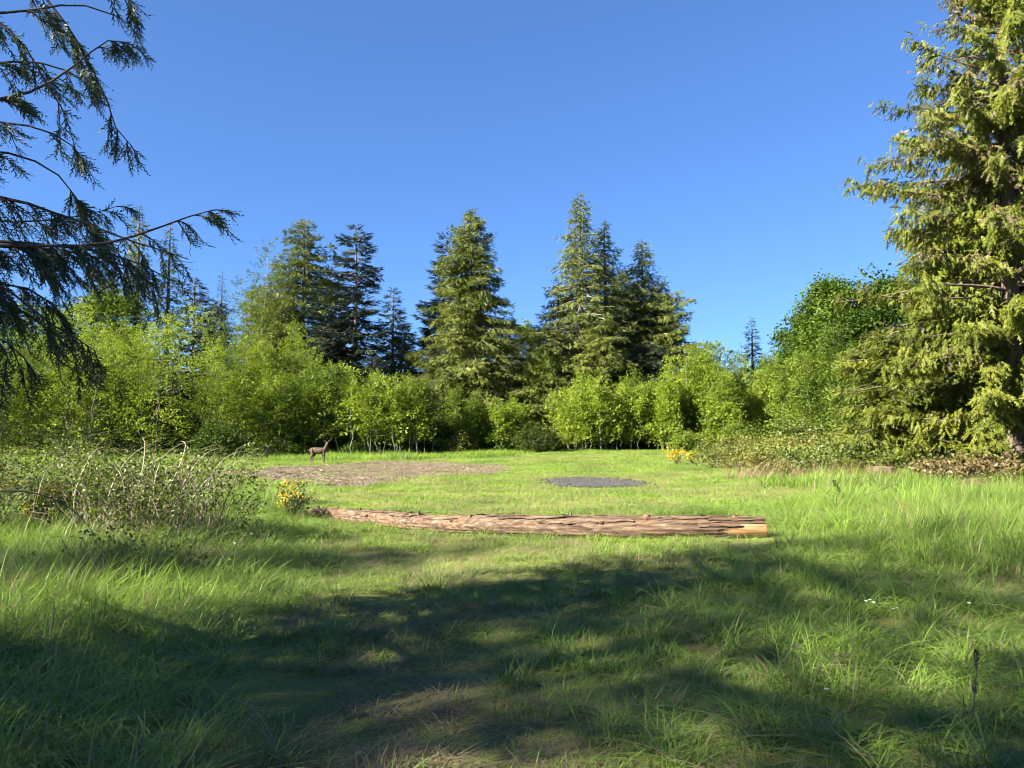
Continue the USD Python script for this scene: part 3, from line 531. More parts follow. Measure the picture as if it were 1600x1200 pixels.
    hint = np.array([0, 0, 1.0]) + (rng.normal(0, 0.45, P.shape) if fr == 'fir' else rng.normal(0, 0.9, P.shape) + 0.5 * nrm(P * [1, 1, 0]))
    Fr = frames(D, hint); pr = FR[fr]; nf = len(pr); idx = rng.integers(0, nf, len(P))
    br = np.zeros(len(P), bool)
    if brown: br = rng.uniform(0, 1, len(P)) < brown * np.clip(B * 1.6 - 0.1, 0.15, 1.2) * 2 * smooth01(meshkit.noise(P * 0.9, seed + 3), 0.35, 0.7)
    foliage('crown', pr, mat, idx[~br], P[~br], Fr[~br], S[~br], T)
    if brown: foliage('brown_sprays', pr, 'cedar_brown', idx[br], P[br], Fr[br], S[br] * 0.8, T)
    return T
def thicket(name, label, catg, xy, h, R, seed, mat='alder', ls='alder', stems=7, cb=0.12, n=600, group=None, bark='stem_pale', stemr=0.02, arch=0.25, plume=0.36, **_):
    """a clump of upright saplings: every stem carries its own feathery plume of side twigs"""
    rng = np.random.default_rng(seed); z0 = float(H(xy[0], xy[1])); T = thing(name, label, catg, (xy[0], xy[1], z0), group); stems = max(stems, 5); tw, PP, DD, SS = [], [], [], []
    hs = h * np.sort(rng.uniform(0.62, 1.0, stems))[::-1]; hs[0] = h; w = hs ** 1.5; cnt = (n * w / w.sum()).astype(int)
    for k in range(stems):
        b = rng.uniform(0, 6.283); q = R * math.sqrt(rng.uniform(0, 1)) * 0.82 * (0.25 if k == 0 else 1); b0 = np.array([math.cos(b) * q, math.sin(b) * q, -0.12]); out = nrm(b0 * [1, 1, 0]) * arch * R * rng.uniform(0.2, 1.3) + np.r_[rng.normal(0, 0.10 * R, 2), 0]
        s = np.linspace(0, 1, 9); pts = b0 + np.array([0, 0, hs[k] + 0.12]) * s[:, None] + out * (s ** 1.8)[:, None]; pts[1:-1, :2] += rng.normal(0, 0.015 * h, (7, 2))
        obj('stem', tube(pts, stemr * rng.uniform(0.7, 1.4) * (1 - 0.85 * s) * (hs[k] / h), 5), MT[bark], T, smooth=True)
        m = cnt[k]; u = cb + (1 - cb) * rng.beta(1.7, 1.45, m); c = np.stack([np.interp(u, s, pts[:, j]) for j in range(3)], -1)
        rad = plume * h * 0.5 * (0.28 + 1.05 * (1 - u)) * np.minimum(1, 0.35 + (u - cb) * 3.2); az = np.round(rng.uniform(0, 1, m) * 9) * 0.698 + u * 9 + rng.normal(0, 0.28, m)       # twigs grouped in fans
        rr = rad * rng.uniform(0.05, 1, m) ** 0.6; d = np.c_[np.cos(az), np.sin(az), 0.35 + 0.5 * u + rng.normal(0, 0.18, m)]; P = c + d * rr[:, None]; P[:, 2] -= 0.25 * rr * rng.uniform(0, 1, m)
        P[:, 2] = np.maximum(P[:, 2], 0.1); PP.append(P); DD.append(d + np.c_[rng.normal(0, 0.35, (m, 2)), rng.normal(-0.2, 0.25, m)]); SS.append(rng.uniform(0.6, 1.15, m) * (1.05 - 0.35 * u))
        for j in rng.choice(m, min(m, 16), replace=False): tw.append(tube(np.array([c[j], (c[j] + P[j]) / 2 + [0, 0, 0.02], P[j]]), [0.009, 0.006, 0.003], 3, False))
    obj('branches', cat(tw), MT[bark], T, kind='stuff'); P, D, S = np.vstack(PP), np.vstack(DD), np.concatenate(SS); n = len(P)
    foliage('crown', LS[ls], mat, rng.integers(0, len(LS[ls]), n), P, frames(D, np.array([0, 0, 1.0]) + rng.normal(0, 0.4, (n, 3))), S, T)
    return T
def broadleaf(name, label, catg, xy, h, R, seed, mat='alder', ls='alder', stems=4, cb=0.25, n=420, size=1.0, lumps=16, flat=0.6, group=None, bark='stem_pale', stemr=0.026, spread=0.6, yr=None, toppy=0.0):
    n = int(n * 1.5); cb *= 0.55; stems = max(stems, 2) if stems < 5 else int(stems * 1.5)
    rng = np.random.default_rng(seed); z0 = float(H(xy[0], xy[1]))
    T = thing(name, label, catg, (xy[0], xy[1], z0), group); yr = yr or R
    # lumps of foliage in the crown
    lumps = int(lumps * 2.1)
    a = rng.uniform(0, 6.283, lumps); rr = np.sqrt(rng.uniform(0.02, 1, lumps)) * 0.78
    tz = rng.uniform(0, 1, lumps) ** (1 - toppy * 0.5); env = np.sqrt(np.clip(1 - (2 * np.abs(tz - 0.42) / 1.25) ** 2.2, 0.05, 1))
    C = np.c_[np.cos(a) * rr * R * env, np.sin(a) * rr * yr * env, h * (cb + (1 - cb) * (0.06 + 0.86 * tz))]
    C[0] = [rng.normal(0, 0.1) * R, 0, h * 0.93]
    lr = R * rng.uniform(0.13, 0.32, lumps) * (0.65 + 0.5 * env)
    parts = []; tops = []
    for k in range(stems):
        b = rng.uniform(0, 6.283); q = spread * R * 0.55 * math.sqrt(rng.uniform(0, 1)); b0 = np.array([math.cos(b) * q, math.sin(b) * q * yr / R, -0.15])
        top = np.array([b0[0] * 1.5 + rng.normal(0, 0.16) * R, b0[1] * 1.5, h * rng.uniform(0.72, 0.96)])
        s = np.linspace(0, 1, 8); pts = b0 + (top - b0) * s[:, None] + np.c_[rng.normal(0, 0.02 * h, 8), rng.normal(0, 0.02 * h, 8), np.zeros(8)] * (s * (1.2 - s))[:, None]
        r = stemr * rng.uniform(0.7, 1.25)
        obj('stem' if stems > 1 else 'trunk', tube(pts, r * (1 - 0.85 * s), 6), MT[bark], T, smooth=True); tops.append(pts)
    for c in C:
        j = rng.integers(0, stems); sp = tops[j]; zi = np.clip(c[2] - rng.uniform(0.3, 0.9) * np.hypot(*(c[:2] - sp[4, :2])) - 0.2, 0.15 * h, h * 0.9)
        o = np.array([np.interp(zi, sp[:, 2], sp[:, q]) for q in range(3)])
        m = (o + c) / 2 + [0, 0, 0.08 * h * rng.uniform(-0.3, 1)]
        s = np.linspace(0, 1, 6)[:, None]; pts = o * (1 - s) ** 2 + 2 * m * s * (1 - s) + c * s ** 2
        parts.append(tube(pts, np.linspace(stemr * 0.45, 0.006, 6), 4, False))
    C = C + rng.normal(0, 0.07, (lumps, 3)) * R
    w = lr ** 1.6; li = rng.choice(lumps, n, p=w / w.sum())
    u = nrm(rng.normal(0, 1, (n, 3))); rad = rng.uniform(0.25, 1.0, n) ** 0.45 * rng.choice([1, 1, 1.25], n)
    P = C[li] + u * (rad * lr[li])[:, None] * [1, 1, flat]
    sh = rng.uniform(0, 1, n) < 0.16; so = rng.normal(0, 1, (lumps, 3)) * [0.35, 0.35, 0.2] + [0, 0, 0.55] + nrm(C * [1, 1, 0]) * 0.35       # shoots that stand out of the crown
    P[sh] = (C[li] + so[li] * (rng.uniform(0.2, 1, n) * (0.16 * R + lr[li]))[:, None] + rng.normal(0, 0.06, (n, 3)))[sh]
    P[:, 2] = np.maximum(P[:, 2], 0.12)
    for k in rng.choice(n, min(n, 70), replace=False):
        parts.append(tube(np.linspace(C[li[k]], P[k], 3), [0.010, 0.007, 0.004], 3, False))
    obj('branches', cat(parts), MT[bark], T, kind='stuff')
    D = np.c_[u[:, :2] + rng.normal(0, 0.5, (n, 2)), rng.normal(0.05, 0.3, n)]
    hint = np.array([0, 0, 1.0]) + rng.normal(0, 0.35, (n, 3)) + u * 0.35
    foliage('crown', LS[ls], mat, rng.integers(0, len(LS[ls]), n), P, frames(D, hint), size * rng.uniform(0.65, 1.2, n), T)
    return T
def place(px, dist, top):
    """foot of a tree at that column and depth, and the height that puts its tip on the photograph's row"""
    p = at(px, top, dist); return (p[0], p[1]), float(p[2] - H(p[0], p[1]))

# ------------------------------------------------------------------ tree line: conifers
def con(px, dist, top, hw, seed, label, catg='cedar tree', name='cedar_tree', **k):
    xy, h = place(px, dist, top); return conifer(name, label, catg, xy, h, hw * dist / F, seed, **k)
fir = dict(catg='fir tree', name='fir_tree', mat='fir', kind='fir', lift=0.12)
con(1478, 22.5, 300, 150, 60, 'golden cedar close behind the left side of the huge right cedar', mat='cedar_gold', nb=16, power=0.5, base=0.01)
con(1392, 21.5, 515, 118, 61, 'low golden cedar filling the gap left of the huge right cedar', mat='cedar_gold', nb=18, power=0.42, base=0.01)
con(1570, 23.5, 180, 170, 62, 'tall cedar standing right behind the huge right cedar', mat='cedar', nb=13, power=0.5, base=0.01)
con(400, 52, 445, 60, 63, 'grey green cedar behind the airy pale alder', nb=11, power=0.5)
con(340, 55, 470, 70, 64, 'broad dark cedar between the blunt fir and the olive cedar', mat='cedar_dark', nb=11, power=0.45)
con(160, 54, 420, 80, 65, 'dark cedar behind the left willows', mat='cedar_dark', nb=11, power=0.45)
con(435, 52, 400, 84, 66, 'grey cedar just left of the tall olive grey cedar', kind='cedar_open', nb=14, power=0.65)
con(516, 53, 420, 66, 67, 'dark fir wedged between the olive grey cedar and the darkest fir', **fir, nb=11, power=0.55)
con(976, 50, 420, 84, 68, 'cedar filling the notch between the leaning cedar and the ragged topped cedar', nb=13, power=0.6)
con(872, 48, 440, 76, 69, 'cedar on the left shoulder of the tallest cedar', kind='cedar_open', nb=15, power=0.6)
con(1028, 50, 440, 76, 70, 'cedar just right of the ragged topped cedar', nb=13, power=0.55)
con(688, 50, 470, 70, 71, 'dark low fir left of the broad pyramid cedar', **fir, nb=11, power=0.5)
con(792, 50, 500, 70, 72, 'green cedar right of the broad pyramid cedar', nb=13, power=0.5)
con(218, 56, 318, 62, 1, 'thin grey tipped cedar, its spire just above the overhanging left branch', kind='cedar_open')
con(266, 57, 343, 52, 2, 'short cedar spire right of the thin grey cedar, behind the overhanging branch tip', kind='cedar_open')
con(305, 52, 432, 84, 3, 'dark blunt fir above the big willow on the left', **fir)
con(347, 62, 424, 30, 4, 'slender bare looking spire behind the pale leafed tree on the left', **{**fir, 'mat': 'fir_blue', 'kind': 'fir_open'})
con(476, 49, 340, 128, 5, 'tall olive grey cedar touching the darkest fir on its left', nb=11, power=0.62)
con(556, 48, 356, 82, 6, 'darkest fir of the tree line, almost black, with ragged top', **fir, nb=9, power=0.48)
con(615, 54, 448, 64, 7, 'small pointed dark fir between the darkest fir and the broad cedar', **fir)
con(628, 50, 505, 70, 8, 'low grey green cedar left of the broad pyramid cedar', power=0.55)
con(702, 54, 362, 72, 9, 'dark fir half hidden behind the left flank of the broad cedar', **fir, power=0.6)
con(738, 45, 327, 108, 10, 'broad dense pyramid shaped cedar near the middle of the tree line', nb=20, power=0.66)
con(905, 46, 301, 112, 11, 'tallest cedar of the tree line, its sparse spire highest against the sky', kind='cedar_open', nb=17, power=0.78, limbs='limb_pale')
con(944, 47, 343, 104, 12, 'cedar leaning close behind the right side of the tallest cedar', kind='cedar_open', nb=17, power=0.78)
con(1003, 48, 374, 96, 13, 'cedar with ragged top right of the tallest cedar', kind='cedar_open', nb=17, power=0.7)
con(1052, 47, 455, 84, 14, 'lowest cedar on the right shoulder of the cedar group', nb=11, power=0.5)
con(848, 44.5, 512, 78, 15, 'bushy low cedar skirt left of the tallest cedar', nb=16, power=0.42)
con(938, 44, 500, 88, 55, 'dense low cedar growing under the tallest cedar', nb=16, power=0.45)
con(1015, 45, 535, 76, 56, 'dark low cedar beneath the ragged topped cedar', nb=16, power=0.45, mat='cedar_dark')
con(505, 46, 510, 72, 57, 'dark bushy fir between the olive cedar and the alder thicket', **fir, nb=13, power=0.5)
con(585, 45, 560, 60, 58, 'low dark fir behind the white stemmed alders', **fir, nb=13, power=0.5)
con(1174, 52, 494, 30, 16, 'lone slender blue green fir spire above the alders on the right', **{**fir, 'mat': 'fir_blue'}, power=0.9, nb=11)
con(1210, 58, 535, 24, 17, 'tiny fir tip right of the lone slender spire', **{**fir, 'mat': 'fir_blue'}, power=0.9)
# ------------------------------------------------------------------ tree line: broadleaf trees and thickets
def bl(px, dist, top, hw, seed, label, name='alder_tree', catg='alder tree', **k):
    xy, h = place(px, dist, top); return (thicket if name == 'alder_tree' and k.get('stems', 4) > 2 or name == 'willow_tree' else broadleaf)(name, label, catg, xy, h, hw * dist / F, seed, **k)
bl(402, 47, 388, 52, 101, 'airy pale alder with thin visible limbs left of the olive cedar', n=868, lumps=26, stems=3, mat='alder_mid', cb=0.25, stemr=0.05)
bl(350, 46, 480, 60, 102, 'mid green alder between the big willow and the airy pale alder', n=806, stems=3, mat='alder_mid')
bl(232, 38, 466, 128, 103, 'big round yellow green willow on the left behind the brambles', 'willow_tree', 'willow tree', n=3000, lumps=46, stems=21, mat='alder', ls='willow', cb=0.02, spread=0.6, stemr=0.05, bark='bark', flat=0.75)
bl(95, 38, 498, 105, 104, 'willow under the overhanging cedar branches, left of the big round willow', 'willow_tree', 'willow tree', n=2200, lumps=34, stems=18, mat='alder_mid', ls='willow', cb=0.02, bark='bark')
bl(-25, 37, 508, 90, 105, 'willow at the left edge of the view', 'willow_tree', 'willow tree', n=1700, lumps=28, stems=15, mat='alder_mid', ls='willow', cb=0.02, bark='bark')
bl(392, 40, 528, 58, 106, 'yellow green alder just right of the big round willow', n=1395, lumps=26, stems=10, cb=0.1)
bl(445, 41, 505, 46, 107, 'alder with taller crown in front of the olive cedar', n=868, stems=4, mat='alder_mid', cb=0.3)
bl(452, 39, 585, 44, 108, 'low alder left of the deer', n=868, stems=10, cb=0.2)
bl(508, 39.5, 565, 46, 109, 'pale stemmed alder directly behind the deer', n=961, lumps=20, stems=12, cb=0.2, toppy=0.4)
bl(558, 39.5, 572, 42, 110, 'pale stemmed alder second from the deer', n=868, lumps=20, stems=13, cb=0.22, toppy=0.4)
bl(604, 39.5, 578, 40, 111, 'alder with many thin white stems left of the leaning stems', n=806, lumps=20, stems=13, cb=0.22, toppy=0.4)
bl(646, 39.5, 588, 38, 112, 'alder with leaning white stems before the broad cedar', n=744, lumps=18, stems=13, cb=0.22, spread=0.9, toppy=0.4)
bl(745, 41, 612, 46, 113, 'short bright alder at the foot of the broad cedar', n=868, stems=9, cb=0.05)
bl(795, 41.5, 622, 36, 114, 'small alder right of the broad cedar foot', n=651, stems=9, cb=0.05)
bl(826, 52, 503, 44, 115, 'yellow green tree showing between the broad cedar and the tallest cedar', 'maple_tree', 'maple tree', n=775, mat='alder_mid', stems=2)
bl(862, 44, 560, 32, 116, 'thin mid green alder before the bushy cedar skirt', n=465, stems=3, mat='alder_mid')
bl(905, 41, 580, 44, 117, 'bright alder below the tallest cedar', n=930, stems=10, cb=0.12)
bl(958, 41, 592, 40, 118, 'alder right of the bright one below the tallest cedar', n=806, stems=10, cb=0.14)
bl(1010, 41, 596, 38, 119, 'low alder at the right foot of the cedar group', n=775, stems=10, cb=0.12)
bl(1048, 40.5, 588, 34, 120, 'yellowish alder with one pale trunk right of the cedar group', n=744, stems=3, cb=0.12, stemr=0.05)
bl(1076, 42, 535, 42, 121, 'tall thin alder with pale straight trunk, left in the right hand alder stand', n=868, stems=3, cb=0.2, stemr=0.075, lumps=20)
bl(1132, 41, 538, 58, 122, 'full crowned alder below and left of the lone slender spire', n=1937, lumps=32, stems=4, cb=0.06, stemr=0.05)
bl(1190, 41.5, 560, 50, 123, 'alder right below the lone slender spire', n=1472, lumps=28, stems=4, cb=0.06, mat='alder_mid')
bl(1238, 40, 552, 48, 124, 'alder between the lone spire and the round maple', n=1395, lumps=26, stems=3, cb=0.06, mat='alder_mid')
bl(1290, 36, 515, 56, 125, 'leafy alder in front of the round maple', n=1782, lumps=30, stems=4, cb=0.05, mat='alder_mid')
bl(1302, 42, 437, 84, 126, 'round topped maple rising left of the big right cedar', 'maple_tree', 'maple tree', n=1550, lumps=26, stems=2, mat='maple', ls='maple', cb=0.2, stemr=0.12, bark='bark')
bl(1375, 40, 425, 76, 127, 'maple half hidden behind the big right cedar', 'maple_tree', 'maple tree', n=1395, lumps=24, stems=2, mat='maple', ls='maple', cb=0.2, stemr=0.12, bark='bark')
bl(1335, 30, 560, 50, 128, 'dense green bush left of the big right cedar', 'alder_tree', 'alder tree', n=1240, lumps=24, stems=4, cb=0.03, mat='alder_mid')
bl(50, 46, 470, 90, 129, 'tree behind the willows at the left edge', 'maple_tree', 'maple tree', n=1085, lumps=20, stems=2, mat='maple', ls='maple', cb=0.2, bark='bark')
bl(160, 47, 455, 90, 130, 'mid green tree behind the gap of the two left willows', 'maple_tree', 'maple tree', n=1240, lumps=22, stems=2, mat='alder_mid', ls='maple', cb=0.2, bark='bark')
bl(1255, 45, 492, 64, 131, 'green tree filling the slope between the lone spire and the round maple', 'maple_tree', 'maple tree', n=1500, lumps=30, stems=2, mat='maple', ls='maple', cb=0.1, bark='bark')
bl(1105, 46, 538, 60, 132, 'mid green alder behind the tall thin alder', n=900, stems=4, mat='alder_mid')
bl(1215, 46, 548, 60, 133, 'mid green alder behind the gap right of the lone spire', n=900, stems=4, mat='alder_mid')
bl(985, 43, 580, 60, 134, 'alder behind the low ones at the right foot of the cedar group', n=900, stems=5, mat='alder_mid')
bl(690, 43, 600, 50, 135, 'alder between the leaning white stems and the broad cedar', n=800, stems=6, mat='alder_mid')
# low shrubs at the foot of the trees
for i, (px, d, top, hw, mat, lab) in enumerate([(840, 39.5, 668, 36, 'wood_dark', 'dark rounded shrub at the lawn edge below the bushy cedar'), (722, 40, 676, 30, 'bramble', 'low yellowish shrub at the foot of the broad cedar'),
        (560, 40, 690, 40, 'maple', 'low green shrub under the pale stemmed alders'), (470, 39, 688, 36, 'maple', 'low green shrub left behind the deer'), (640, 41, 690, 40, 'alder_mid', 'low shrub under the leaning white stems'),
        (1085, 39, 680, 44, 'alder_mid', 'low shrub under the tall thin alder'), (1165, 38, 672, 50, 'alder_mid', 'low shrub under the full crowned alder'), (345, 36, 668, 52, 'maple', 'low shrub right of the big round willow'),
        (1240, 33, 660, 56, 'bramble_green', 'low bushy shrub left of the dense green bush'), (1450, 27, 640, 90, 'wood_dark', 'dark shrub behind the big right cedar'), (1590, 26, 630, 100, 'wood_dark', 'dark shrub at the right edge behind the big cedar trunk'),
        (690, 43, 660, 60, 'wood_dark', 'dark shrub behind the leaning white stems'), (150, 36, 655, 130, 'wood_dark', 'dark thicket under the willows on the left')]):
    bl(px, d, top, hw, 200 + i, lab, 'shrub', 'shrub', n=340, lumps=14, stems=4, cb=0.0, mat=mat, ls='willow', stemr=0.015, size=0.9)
# the far wood behind everything that reads as one dark mass
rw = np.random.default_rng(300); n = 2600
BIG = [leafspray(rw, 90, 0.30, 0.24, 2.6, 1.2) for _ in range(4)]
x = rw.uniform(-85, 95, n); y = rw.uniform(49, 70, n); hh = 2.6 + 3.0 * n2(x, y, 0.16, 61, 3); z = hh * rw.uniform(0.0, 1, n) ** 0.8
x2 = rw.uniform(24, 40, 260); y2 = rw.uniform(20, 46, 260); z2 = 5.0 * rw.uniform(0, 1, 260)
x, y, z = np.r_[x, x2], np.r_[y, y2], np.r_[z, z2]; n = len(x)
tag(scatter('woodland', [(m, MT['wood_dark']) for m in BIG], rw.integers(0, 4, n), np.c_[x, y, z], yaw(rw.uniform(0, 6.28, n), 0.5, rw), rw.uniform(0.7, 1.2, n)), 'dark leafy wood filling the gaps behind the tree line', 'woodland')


# ------------------------------------------------------------------ big cedar on the right
rc = at(1592, 755, 19.5); RC = (rc[0], rc[1])
near_conifer('cedar_tree', 'huge golden green cedar filling the right edge of the view', 'cedar tree', RC, 15.2, 4.1, 400, mat='cedar_gold', fr='cedar', size=0.35, dens=80, nb=15, base=0.015,
        prof=lambda t: min(1.0, (1 - t) * 2.1 + 0.03) * (0.92 if t > 0.1 else 0.8), sag=0.42, lift=0.22, gap=0.36, limbs='bark', brown=0.36, rtrunk=0.26, hang=0.9)
# ------------------------------------------------------------------ near cedar on the left: the limbs in view follow the photograph
LT = (-5.7, 3.1)
def infront(wp):
    u, v = project(wp); return bool(np.any((wp[:, 1] > 0.3) & (u > -140) & (u < 1750) & (v < 1350)))
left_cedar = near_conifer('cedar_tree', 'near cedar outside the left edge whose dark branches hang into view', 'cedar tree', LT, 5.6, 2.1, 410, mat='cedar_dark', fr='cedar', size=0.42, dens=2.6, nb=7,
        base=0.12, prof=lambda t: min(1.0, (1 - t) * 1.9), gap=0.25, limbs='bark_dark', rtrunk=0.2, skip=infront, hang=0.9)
rl = np.random.default_rng(412)
LIMBS = [([(-280, 470), (-120, 440), (-10, 448), (60, 480), (110, 520), (140, 565)], 5.9, 1.1), ([(-280, 510), (-140, 490), (-40, 505), (15, 540), (40, 575)], 5.9, 0.9), 
         ([(-300, 400), (-100, 372), (40, 372), (130, 380), (210, 398), (258, 425)], 6.0, 1.2), ([(-260, 440), (-80, 400), (60, 398), (140, 412), (200, 432), (235, 455)], 5.85, 1.0), ([(-260, 470), (-100, 450), (20, 455), (80, 480), (120, 540)], 6.3, 1.1), ([(-300, 180), (-100, 180), (20, 190), (90, 210), (130, 260)], 6.4, 0.9),
         ([(-330, 250), (-120, 210), (0, 157), (60, 142), (110, 112), (150, 84), (180, 66), (206, 70)], 5.9, 1.0), ([(-330, 420), (-120, 395), (0, 388), (80, 391), (150, 388), (225, 372), (285, 350), (332, 338)], 5.7, 1.3),
         ([(-300, 60), (-60, 30), (60, 20), (130, 12), (190, 32), (205, 40)], 6.2, 0.8), ([(-300, 300), (-100, 300), (0, 310), (90, 335), (170, 365), (250, 392), (295, 405)], 6.0, 1.0),
         ([(-300, -60), (-80, -60), (40, -30), (110, 40), (160, 130), (185, 200), (205, 222)], 6.4, 0.9), ([(-280, 430), (-100, 420), (0, 432), (50, 470), (90, 500), (125, 525), (145, 540)], 5.6, 0.9),
         ([(-280, 230), (-60, 232), (30, 240), (80, 258), (120, 300), (135, 330)], 6.1, 0.8), ([(-280, 500), (-120, 490), (-30, 505), (10, 540), (25, 570)], 5.6, 0.8),
         ([(-280, -10), (-100, 0), (20, 60), (70, 140), (100, 190)], 5.7, 0.8), ([(-280, 120), (-60, 110), (50, 105), (120, 130), (150, 175)], 6.5, 0.8), ([(-280, 560), (-100, 545), (-40, 555), (-10, 580)], 5.9, 0.6),
         ([(-300, -140), (-60, -120), (60, -70), (150, -30), (205, 10)], 6.0, 0.7), ([(-280, 350), (-80, 345), (20, 352), (90, 350), (150, 340), (180, 332)], 6.6, 0.7)]
P_, D_, S_ = [], [], []
lxy = np.array([LT[0], LT[1], float(H(*LT))])
tw = []
for px, depth, full in LIMBS:
    pts = np.array([at(u, v, 0.86 * (depth + 0.25 * (i - 3) * 0.5)) for i, (u, v) in enumerate(px)])
    pts = np.vstack([[LT[0], LT[1], pts[0, 2] + 0.15], pts]) - lxy
    d = np.r_[0, np.cumsum(np.linalg.norm(np.diff(pts, axis=0), axis=1))]; q = np.linspace(0, d[-1], 26)
    from scipy.interpolate import PchipInterpolator
    sm = np.stack([PchipInterpolator(d, pts[:, c])(q) for c in range(3)], -1) + np.cumsum(rl.normal(0, 0.006, (26, 3)), 0)
    obj('limb', tube(sm, np.linspace(0.034, 0.0035, 26) * (0.7 + 0.3 * full), 6), MT['bark_dark'], left_cedar, smooth=True)
    for j in range(int(31 * full * d[-1] / 3)):
        s = 1 - 0.78 * rl.uniform(0, 1) ** 1.1; o = np.array([np.interp(s * d[-1], q, sm[:, c]) for c in range(3)]); t = nrm(np.array([np.interp(min(s + 0.03, 1) * d[-1], q, sm[:, c]) - np.interp((s - 0.03) * d[-1], q, sm[:, c]) for c in range(3)]))
        sd = nrm(np.cross(t, [0, 0, 1.0])) * rl.choice([-1, 1])
        L = rl.uniform(0.18, 0.55) * (1.15 - 0.85 * s) * (0.75 + 0.3 * full) + 0.06
        dr = nrm(t * rl.uniform(0.3, 1.0) + sd * rl.uniform(0.1, 0.8) - np.array([0, 0, 1]) * rl.uniform(0.05, 0.7))
        ss = np.linspace(0, 1, 6); c = o + dr * (L * ss)[:, None] - np.array([0, 0, 1.0]) * (rl.uniform(0.2, 0.75) * L * ss ** 2)[:, None]
        tw.append(tube(c, np.linspace(0.006, 0.002, 6), 3, False))
        k = int(7 + 26 * L); u = rl.uniform(0.08, 1, k); cp = np.stack([np.interp(u, ss, c[:, a]) for a in range(3)], -1); ct = nrm(np.gradient(c, axis=0)); ct = np.stack([np.interp(u, ss, ct[:, a]) for a in range(3)], -1)
        sg = np.where(rl.uniform(0, 1, k) < 0.5, -1, 1)[:, None]; sv = nrm(np.cross(ct, rl.normal(0, 0.4, 3) + [0, 0, 1.0]))
        P_.append(cp); D_.append(ct * rl.uniform(0.5, 1.0, (k, 1)) + sv * sg * rl.uniform(0.2, 0.8, (k, 1)) - np.array([0, 0, 1.0]) * rl.uniform(0, 0.5, (k, 1)))
        S_.append(rl.uniform(0.075, 0.165, k) * (1.1 - 0.4 * u))
obj('twigs', cat(tw), MT['bark_dark'], left_cedar, kind='stuff')
P, D, S = np.vstack(P_), np.vstack(D_), np.concatenate(S_)
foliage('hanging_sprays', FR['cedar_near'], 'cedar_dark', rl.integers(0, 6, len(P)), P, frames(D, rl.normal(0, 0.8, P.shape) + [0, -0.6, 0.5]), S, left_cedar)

# ------------------------------------------------------------------ trees beside and behind the camera that shade the foreground
rs = np.random.default_rng(530)
SH = [(-31 + 3.3 * i + rs.normal(0, 0.5), -3.6 + rs.normal(0, 0.7), rs.uniform(13.4, 15.6) + (1.8 if i < 4 else 0), 3.4) for i in range(8)] + [(-13.2, -5.0, 15.2, 3.3), (-9.6, -4.4, 14.6, 3.2)] + [(-29 + 4.2 * i, -7.0 + rs.normal(0, 0.6), rs.uniform(14.6, 16.2), 2.8) for i in range(5)]
for i, (x_, y_, h, R) in enumerate(SH):
    conifer('cedar_tree', 'tall cedar standing behind the camera and shading the foreground', 'cedar tree', (x_, y_), h, R, 500 + i, mat='cedar_dark', kind='screen', nb=6.5, base=0.38, power=0.6, skip=infront, group='cedars behind the camera')
SL = [((-26, 18), 10.5, 2.2), ((-24, 9.5), 12.5, 2.0), ((-33, 23), 9, 2.6), ((-29, 12), 12, 2.2)]
for i, (xy, h, R) in enumerate(SL):
    conifer('cedar_tree', 'cedar beyond the left edge shading the bare patch', 'cedar tree', xy, h, R, 520 + i, mat='cedar', kind='screen', nb=8, base=0.03, group='cedars beyond the left edge')

# ------------------------------------------------------------------ brambles, broom and weeds
def arc(a, b, up, n=9, rng=None, j=0.0):
    s = np.linspace(0, 1, n)[:, None]; m = (np.asarray(a) + b) / 2 + [0, 0, up]
    p = np.asarray(a) * (1 - s) ** 2 + 2 * m * s * (1 - s) + np.asarray(b) * s ** 2
    if j: p[1:-1] += rng.normal(0, j, (n - 2, 3))
    return p
def bramble(label, xy, rx, ry, h, seed, canes=160, leaves=500, mat='bramble', ls='bramble', cane='cane_dry', size=1.0, name='bramble_bush', catg='bramble', arcs=(), cr=(0.003, 0.0075), leafz=0.35):
    rng = np.random.default_rng(seed); z0 = float(H(*xy)); T = thing(name, label, catg, (*xy, z0)); tb = []; tips = []
    for k in range(canes):
        a = rng.uniform(0, 6.283); r = math.sqrt(rng.uniform(0, 1)) * 0.75; b = rng.uniform(0, 6.283)
        p0 = np.array([math.cos(a) * r * rx, math.sin(a) * r * ry, -0.05]); L = rng.uniform(0.3, 0.95)
        p1 = p0 + [math.cos(b) * L * rx, math.sin(b) * L * ry, rng.uniform(0.2, 0.95) * h]
        c = arc(p0, p1, rng.uniform(0.15, 0.75) * h, 9, rng, 0.02); tb.append(tube(c, np.linspace(rng.uniform(*cr), 0.0018, 9), 3, False)); tips.append(c[3:])
    if tb: obj('tangled_canes', cat(tb), MT[cane], T, kind='stuff')
    for pts, rad, m in arcs:
        obj('cane', tube(np.array(pts) - [xy[0], xy[1], z0], np.linspace(rad, rad * 0.3, len(pts)), 6), MT[m], T, smooth=True)
    if leaves:
        tips = np.vstack(tips); tips = tips[tips[:, 2] > leafz * h * 0.6]; P = tips[rng.integers(0, len(tips), leaves)] + rng.normal(0, 0.05, (leaves, 3)); P[:, 2] = np.maximum(P[:, 2], 0.05)
        az = rng.uniform(0, 6.283, leaves); foliage('leaves', LS[ls], mat, rng.integers(0, len(LS[ls]), leaves), P, yaw(az, 0.5, rng), size * rng.uniform(0.6, 1.2, leaves), T)
    return T
def pxarc(pts, y0, y1, n=18):
    from scipy.interpolate import CubicSpline
    q = np.array([at(u, v, y0 + (y1 - y0) * i / (len(pts) - 1)) for i, (u, v) in enumerate(pts)])
    return CubicSpline(np.arange(len(q)), q)(np.linspace(0, len(q) - 1, n))
